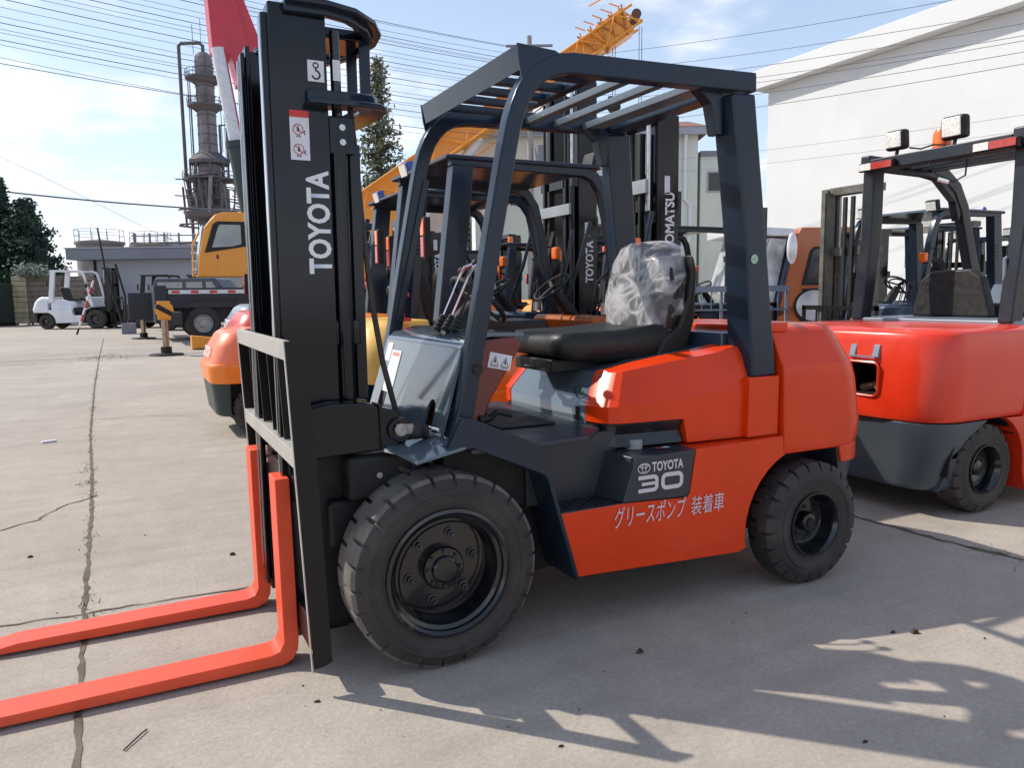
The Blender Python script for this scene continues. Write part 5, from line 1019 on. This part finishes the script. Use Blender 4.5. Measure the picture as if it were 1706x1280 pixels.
    C0 = Vector((2.95, .2, 2.9)); C1 = Vector((2.12, .2, 8.85)); e = C0.lerp(C1, .52)
    MB().cyl(C0, e, .27, n=24).cyl(e-(C1-C0)*.01, e+(C1-C0)*.022, .32, n=24).build('luffing_cylinder', DKGREEN, t, smooth=40); MB().cyl(e, C1, .2, n=24).build('cylinder_rod', mat('rod_pale', (.6, .6, .63), .3, .2), t, smooth=40)
    MB().cyl(e+Vector((.17, -.1, 0)), C1+Vector((.17, -.1, 0)), .035, n=8).build('hose', CREDP, t)
    for i, (x, y, s_) in enumerate(((-.12, 16.5, 1.), (-.4, 24.9, .75))):
        j = empty('outrigger_jack', (x, y, 0), 0, ['near chrome outrigger leg with round black and yellow plate on top', 'far short outrigger leg on a round black pad under the dark box'][i], 'outrigger', 'outrigger jacks of the truck crane')
        MB().lathe([(0, .07), (.1, .07), (.16, .05), (.36, .04), (.38, .0)], (0, 0, 0), 'z', 24).build('foot_pad', BLK, j); MB().cyl((0, 0, .06), (0, 0, .2), .12, n=16).build('ball_joint', BLK, j)
        MB().cyl((0, 0, .2), (0, 0, 1.0*s_), .075, n=18).build('jack_rod', mat('rod_bronze', (.35, .27, .2), .25, .8), j, smooth=40)
        if i == 0:
            MB().cyl((0, -.10, 1.05), (0, -.13, 1.05), .2, n=28).build('warning_disc', YEL, j); MB().prism([(-.19, 1.10), (-.13, 1.19), (.19, .99), (.14, .90)], -.14, -.132).build('black_stripe', BLK, j)
            MB().box(-.14, .14, -.09, .1, .82, 1.25).build('jack_head', YEL, j, bevel=.02)
        else: MB().box(-.4, .35, -.1, .4, .62, 1.5).build('jack_box', CH, j, bevel=.02); 
    tag(MB().prism([(0, 0), (.9, 0), (.9, .22), (.0, .34)], -.2, .25).xf(Matrix.Translation((.55, 18.3, .02))).build('wheel_chock', YEL, bevel=.02), 'yellow wooden block on the ground before the crane wheel', 'chock')
crane()
def crane2():
    t = empty('truck_crane', (0, 0, 0), 0, 'distant yellow crane with lattice boom reaching up right and hanging hooks', 'crane')
    A = Vector((10.2, 36.26, 5.7)); B = Vector((22.7, 30.0, 14.9)); d = (B-A).normalized(); u = Vector((.448, .894, 0)); u = (u-d*u.dot(d)).normalized(); q = d.cross(u); q = q if q.z > 0 else -q
    def sec(p, w, h): return [p+u*w/2+q*h/2, p-u*w/2+q*h/2, p-u*w/2-q*h/2, p+u*w/2-q*h/2]
    bm_ = MB().loft([sec(A, 1.0, 1.15), sec(A.lerp(B, .62), .95, 1.1), sec(A.lerp(B, .9), .9, 1.0)]).build('boom', YEL, t, bevel=.04)
    L = (B-A).length; q0 = -u*.78
    for h in (-.62, .62): MB().tube([A+q0+q*h*.8, B+q0*.8+q*h*.75], .065, 6).build('lattice_chord', YEL, t)
    for h in (-.62, .62): MB().tube([A-q0*.9+q*h*.8, B-q0*.8+q*h*.75], .065, 6).build('lattice_chord', YEL, t)
    n = 16
    for k in range(n):
        a = A.lerp(B, k/n)+q0; b = A.lerp(B, (k+1)/n)+q0*.97; s_ = 1 if k % 2 else -1
        MB().tube([a+q*.48*s_, b-q*.48*s_], .035, 5).build('lattice_brace', YEL, t)
        if k > 11: MB().tube([a+q*.48*s_-2*q0, b-q*.48*s_-2*q0], .035, 5).tube([a+q*.48, a+q*.48-2*q0], .035, 5).build('lattice_brace', YEL, t)
    MB().loft([sec(A.lerp(B, .88), 1.1, 1.3), sec(A.lerp(B, .97), 1.1, 1.25)]).build('boom_head', YEL, t, bevel=.05)
    for k in range(10):
        p = A.lerp(B, .80+.018*k); MB().cyl(p-u*.62+q*(.7 if k % 2 else -.6), p+d*.5-u*.62-q*(.5 if k % 2 else -.75), .045, n=6).build('lattice_brace', mat('crane_orange_brown', (.45, .16, .03), .6, var=.4, vs=3) if k % 3 else YEL, t)
    for k in range(5): p = B-d*(.5+.5*k)+q*.75; MB().cyl(p-u*.4, p+q*.45-d*.3-u*.3, .035, n=5).build('winch_stay', YEL, t)
    MB().cyl(B-u*.5, B+u*.5, .24, n=20).build('sheave', mat('sheave_dark', (.12, .05, .03), .6), t)
    for a, b in (((21.35, 30.18, 12.94), (14.99, 33.36, 7.88)), ((20.41, 30.65, 15.29), (22.41, 29.95, 16.47))): MB().tube([a, b], .04, 5).build('stay_bar', YEL, t)
    MB().tube([(12.52, 35.01, 4.47), (15.7, 33.48, 9.18)], .24, 14).build('luffing_cylinder', WPAINT, t)
    MB().box(10.0, 12.6, 34.8, 36.4, 3.6, 5.6, Matrix.Rotation(VR, 3, 'Z')).build('cab', YEL, t, bevel=.05); MB().box(8, 16.5, 35.2, 37.6, 1.4, 3.4, Matrix.Rotation(VR, 3, 'Z')).build('carrier', DKGREEN, t, bevel=.04)
    for x, y, z1, z0 in ((21.70, 30.36, 13.6, 11.0), (22.88, 29.77, 14.4, 10.7)):
        for o_ in (-.08, .08): MB().cyl((x+o_, y, z1), (x+o_, y, z0), .016, n=5).build('hoist_rope', BLK, t)
    for x, y, z, s_ in ((21.70, 30.36, 10.5, 1.15), (22.88, 29.77, 10.3, .8)):
        k = empty('hook_block', (x, y, z), VR, 'larger dark crane hook block hanging under the boom tip' if s_ > 1 else 'smaller crane hook block with red cap hanging right of the large one', 'crane hook')
        MB().prism([(-.25*s_, .5*s_), (.25*s_, .5*s_), (.3*s_, .0), (.1*s_, -.25*s_), (-.1*s_, -.25*s_), (-.3*s_, 0)], -.12, .12).build('block', BLK if s_ > 1 else LRED, k, bevel=.03)
        MB().tube([(0, 0, -.2*s_), (0, 0, -.5*s_), (.18*s_, 0, -.62*s_), (.12*s_, 0, -.85*s_), (-.1*s_, 0, -.88*s_), (-.2*s_, 0, -.7*s_)], .05*s_, 8).build('hook', BLK, k)
crane2()

# ------------------------------------------------------------------ left background: white forklift, crates, poles
wf = truck('forklift', 'white forklift parked far left in front of the stacked timber crates', (-1.75, 36.4, 0), PI+VR, WPAINT, WPAINT, guard=WPAINT, H=2.2, RH=2.12, hood=WPAINT, cowl=WPAINT, skirt=BLK, group='forklifts in the left background', lamp=False, beacon=False, vent=False)
wf.scale = (1.3, 1.2, 1.22)
bf = truck('forklift', 'dark forklift with black guard in front of the grey office', (1.6, 34.9, 0), PI+VR, DKGREEN, DKGREEN, guard=BLK, H=2.15, hood=BLK, group='forklifts in the left background', lamp=False, beacon=False, roof='panel', vent=False)
bf.scale = (1.15, 1.1, 1.08)
WD = mat('crate_boards', (.17, .145, .12), .85, var=.35, vs=3); WD2 = mat('crate_boards_pale', (.42, .37, .24), .85, var=.3, vs=3)
def crates():
    for j, (x0, w, m, z) in enumerate(((0, .75, WD2, 2.45), (.78, 1.9, WD, 2.45), (2.72, 1.55, WD, 2.4))):
        k = empty('timber_crate', (-6.0+x0*.894, 44.3-x0*.448, 0), VR, ['pale yellow timber stack beside the dark container', 'brown slatted crate with a shrub on top behind the white forklift', 'brown slatted crate just behind the white forklift cab'][j], 'crate', 'timber crates in the left background')
        for i in range(9): MB().box(0, w, 0, .06, .12+i*z/9, .12+(i+.88)*z/9).build('board', m, k)
        for px in (.05, w-.13): MB().box(px, px+.08, .061, .14, 0, z+.1).build('post', m, k)
        MB().box(0, w, .07, 1.2, .1, z).build('load', WD, k)
crates()
def shrub(loc, r, label, n=1400):
    t = empty('shrub', loc, 0, label, 'shrub'); mb = MB()
    for i in range(5): a = i*1.3; mb.tube([(0, 0, 0), (r*.4*math.cos(a), r*.4*math.sin(a), r*.5)], .015, 4)
    mb.build('stem', BARK, t); q = MB()
    for _ in range(n):
        p = Vector((random.gauss(0, r*.42), random.gauss(0, r*.4), abs(random.gauss(r*.3, r*.22)))); d = Vector((random.gauss(0, 1), random.gauss(0, 1), random.gauss(0, 1))).normalized(); u = d.orthogonal()*.04
        q.face([q.bm.verts.new(v) for v in (p-u, p+d*.1, p+u, p-d*.1)])
    q.build('foliage', mat('shrub_grey_green', (.2, .24, .19), .8, var=.4, vs=4), t)
shrub((-5.0, 43.5, 2.5), .75, 'pale flowering shrub on top of the timber crates')
t = empty('dark_container', (-8.3, 43.1, 0), VR, 'dark green container box cut by the left frame edge', 'container'); MB().box(0, 1.55, 0, 2.4, .15, 2.15).build('box_body', DKGREEN, t, bevel=.03); MB().box(.9, 1.05, -.02, -.003, 1.2, 1.35).build('plate', WHITE, t); MB().box(.02, 1.5, .1, 2.3, 0, .15).build('skid', BLK, t)
t = empty('marker_pole', (-2.55, 29.9, 0), 0, 'red and white striped pole leaning by the white forklift', 'pole')
for k in range(8): MB().tube([(k*.085, 0, k*.25), ((k+1)*.085, 0, (k+1)*.25)], .035, 8).build('pole_section', BLK if k == 0 else (WHITE if k % 2 else LRED), t)
t = empty('leaning_post', (-1.0, 29.3, 0), 0, 'black bent post standing in a grey concrete block', 'post')
MB().tube([(.05, 0, .2), (-.18, 0, 1.2), (-.45, 0, 2.4), (-.6, 0, 3.9)], [.06, .05, .035, .03], 8).build('post', BLK, t); MB().box(-.05, .45, -.2, .2, 0, .4).build('concrete_foot', OF, t, bevel=.02)
MB().tube([(.1, .1, .3), (.15, .1, 1.4), (-.1, .1, 2.6)], .04, 8).build('strut', BLK, t)
# dark pickup cab behind the crane outrigger
t = empty('parked_car', (.0, 31.5, 0), VR, 'dark blue vehicle with light windows behind the crane deck', 'car')
MB().prism([(-.2, .5), (4.2, .5), (4.3, 1.1), (3.3, 1.35), (2.7, 2.1), (.3, 2.1), (-.1, 1.3)], 0, 1.7).build('body', mat('car_navy', (.02, .025, .05), .3, coat=.4), t, bevel=.05)
for x0, x1 in ((.4, 1.4), (1.55, 2.2)): MB().box(x0, x1, -.02, -.003, 1.4, 1.95).build('window', mat('pale_window', (.3, .33, .33), .2), t)
MB().prism([(2.35, 1.4), (2.9, 1.4), (2.6, 1.95), (2.35, 1.95)], -.02, -.003).build('window', MATS['pale_window'], t)
for x in (.7, 3.4): MB().cyl((x, -.03, .35), (x, .2, .35), .35, n=24).build('wheel', RUB, t)

# ------------------------------------------------------------------ right background: orange cab machine, railing
def loader():
    t = empty('crane_cab_truck', (11.05, 8.85, 0), VR, 'orange cab with large mirror and glossy windscreen between the front forklift and the rusty mast', 'truck')
    OB = mat('cab_orange_brown', (.42, .12, .035), .35, 0, .35, .06)
    MB().prism([(.05, .55), (.42, 2.35), (.55, 2.6), (2.0, 2.6), (2.0, .55)], 0, 1.9).build('cab_body', OB, t, bevel=.04)
    MB().prism([(-.02, .55), (.05, .55), (.44, 2.4), (.36, 2.4)], -.03, 1.9).build('front_pillar', mat('pillar_navy', (.02, .03, .07), .3, coat=.4), t, bevel=.01)
    MB().prism([(-.9, 1.25), (.02, .75), (.33, 2.38), (-.55, 2.45)], .15, 1.8).build('windscreen', mat('sky_reflection_glass', (.55, .58, .6), .08, 0, .8, .35, 2.5), t, bevel=.02)  # sky reflection put into the pale mottled colour of the glass
    MB().prism([(-.9, 2.46), (.4, 2.42), (.4, 2.58), (-.9, 2.66)], .0, 1.9).build('sun_visor', WPAINT, t, bevel=.02)
    f = MB().prism([(.58, 1.42), (.74, 2.12), (.82, 2.2), (1.9, 2.2), (1.9, 1.42)], -.02, -.003).build('side_window', BLK, t)
    MB().prism([(.64, 1.47), (.79, 2.09), (.86, 2.15), (1.85, 2.15), (1.85, 1.47)], -.03, -.022).build('pane', DG, f)
    MB().box(1.05, 1.18, -.035, -.031, 1.85, 1.95).build('sticker', YEL, f)
    e = [(.85+.42*math.cos(a), 1.0+.36*math.sin(a)) for a in [2*PI*k/24 for k in range(24)]]
    f = MB().prism(e, -.02, -.003).build('lower_window', BLK, t); MB().prism([(.85+(p[0]-.85)*.88, 1.0+(p[1]-1.0)*.88) for p in e], -.03, -.022).build('pane', MATS['sky_reflection_glass'], f)
    MB().box(.6, .9, -.012, -.002, 1.30, 1.35).build('emblem', BLK, t)
    MB().tube([(.3, -.05, 2.3), (.18, -.35, 2.35), (.2, -.4, 2.1)], .02, 6).build('mirror_arm', BLK, t)
    MB().ball((.22, -.42, 2.15), .30, 16, 12, (.36, .2, 1.05)).build('mirror', MIRR, t, smooth=60)
    MB().tube([(-.6, -.05, 2.1), (-.1, -.05, 2.42), (-.25, -.05, 2.0)], .018, 6).build('wiper', BLK, t)
    MB().box(-.9, 6, .1, 1.8, .35, .8).build('chassis', BLK, t)
    for x in (.3, 4.2): crane_wheel(t, x, .0)
loader()
t = empty('steel_railing', (4.9, 4.75, 0), VR, 'light grey steel railing with thin bars behind the front seat', 'railing')
MB().box(0, 1.7, 0, .03, 1.31, 1.385).build('top_rail', LGREY, t); MB().box(0, 1.7, 0, .03, 1.08, 1.10).build('bottom_rail', LGREY, t)
for k in range(15): MB().box(.02+k*.118, .03+k*.118, .008, .018, 1.10, 1.31).build('bar', LGREY, t)
for x in (.0, .85, 1.66): MB().box(x, x+.035, .031, .06, 0, 1.36).build('post', LGREY, t)

t = empty('fire_extinguisher', (.56, 1.50, 1.165), 0, 'red clamp stand on the counterweight behind the front dash', 'extinguisher stand')
MB().box(-.05, .05, -.03, .03, 0, .02).build('base_plate', LRED, t, bevel=.004); MB().box(-.015, .015, -.012, .012, .02, .15).build('stem', LRED, t); MB().box(-.045, .045, -.02, .02, .15, .175).build('top_clamp', LRED, t, bevel=.004)
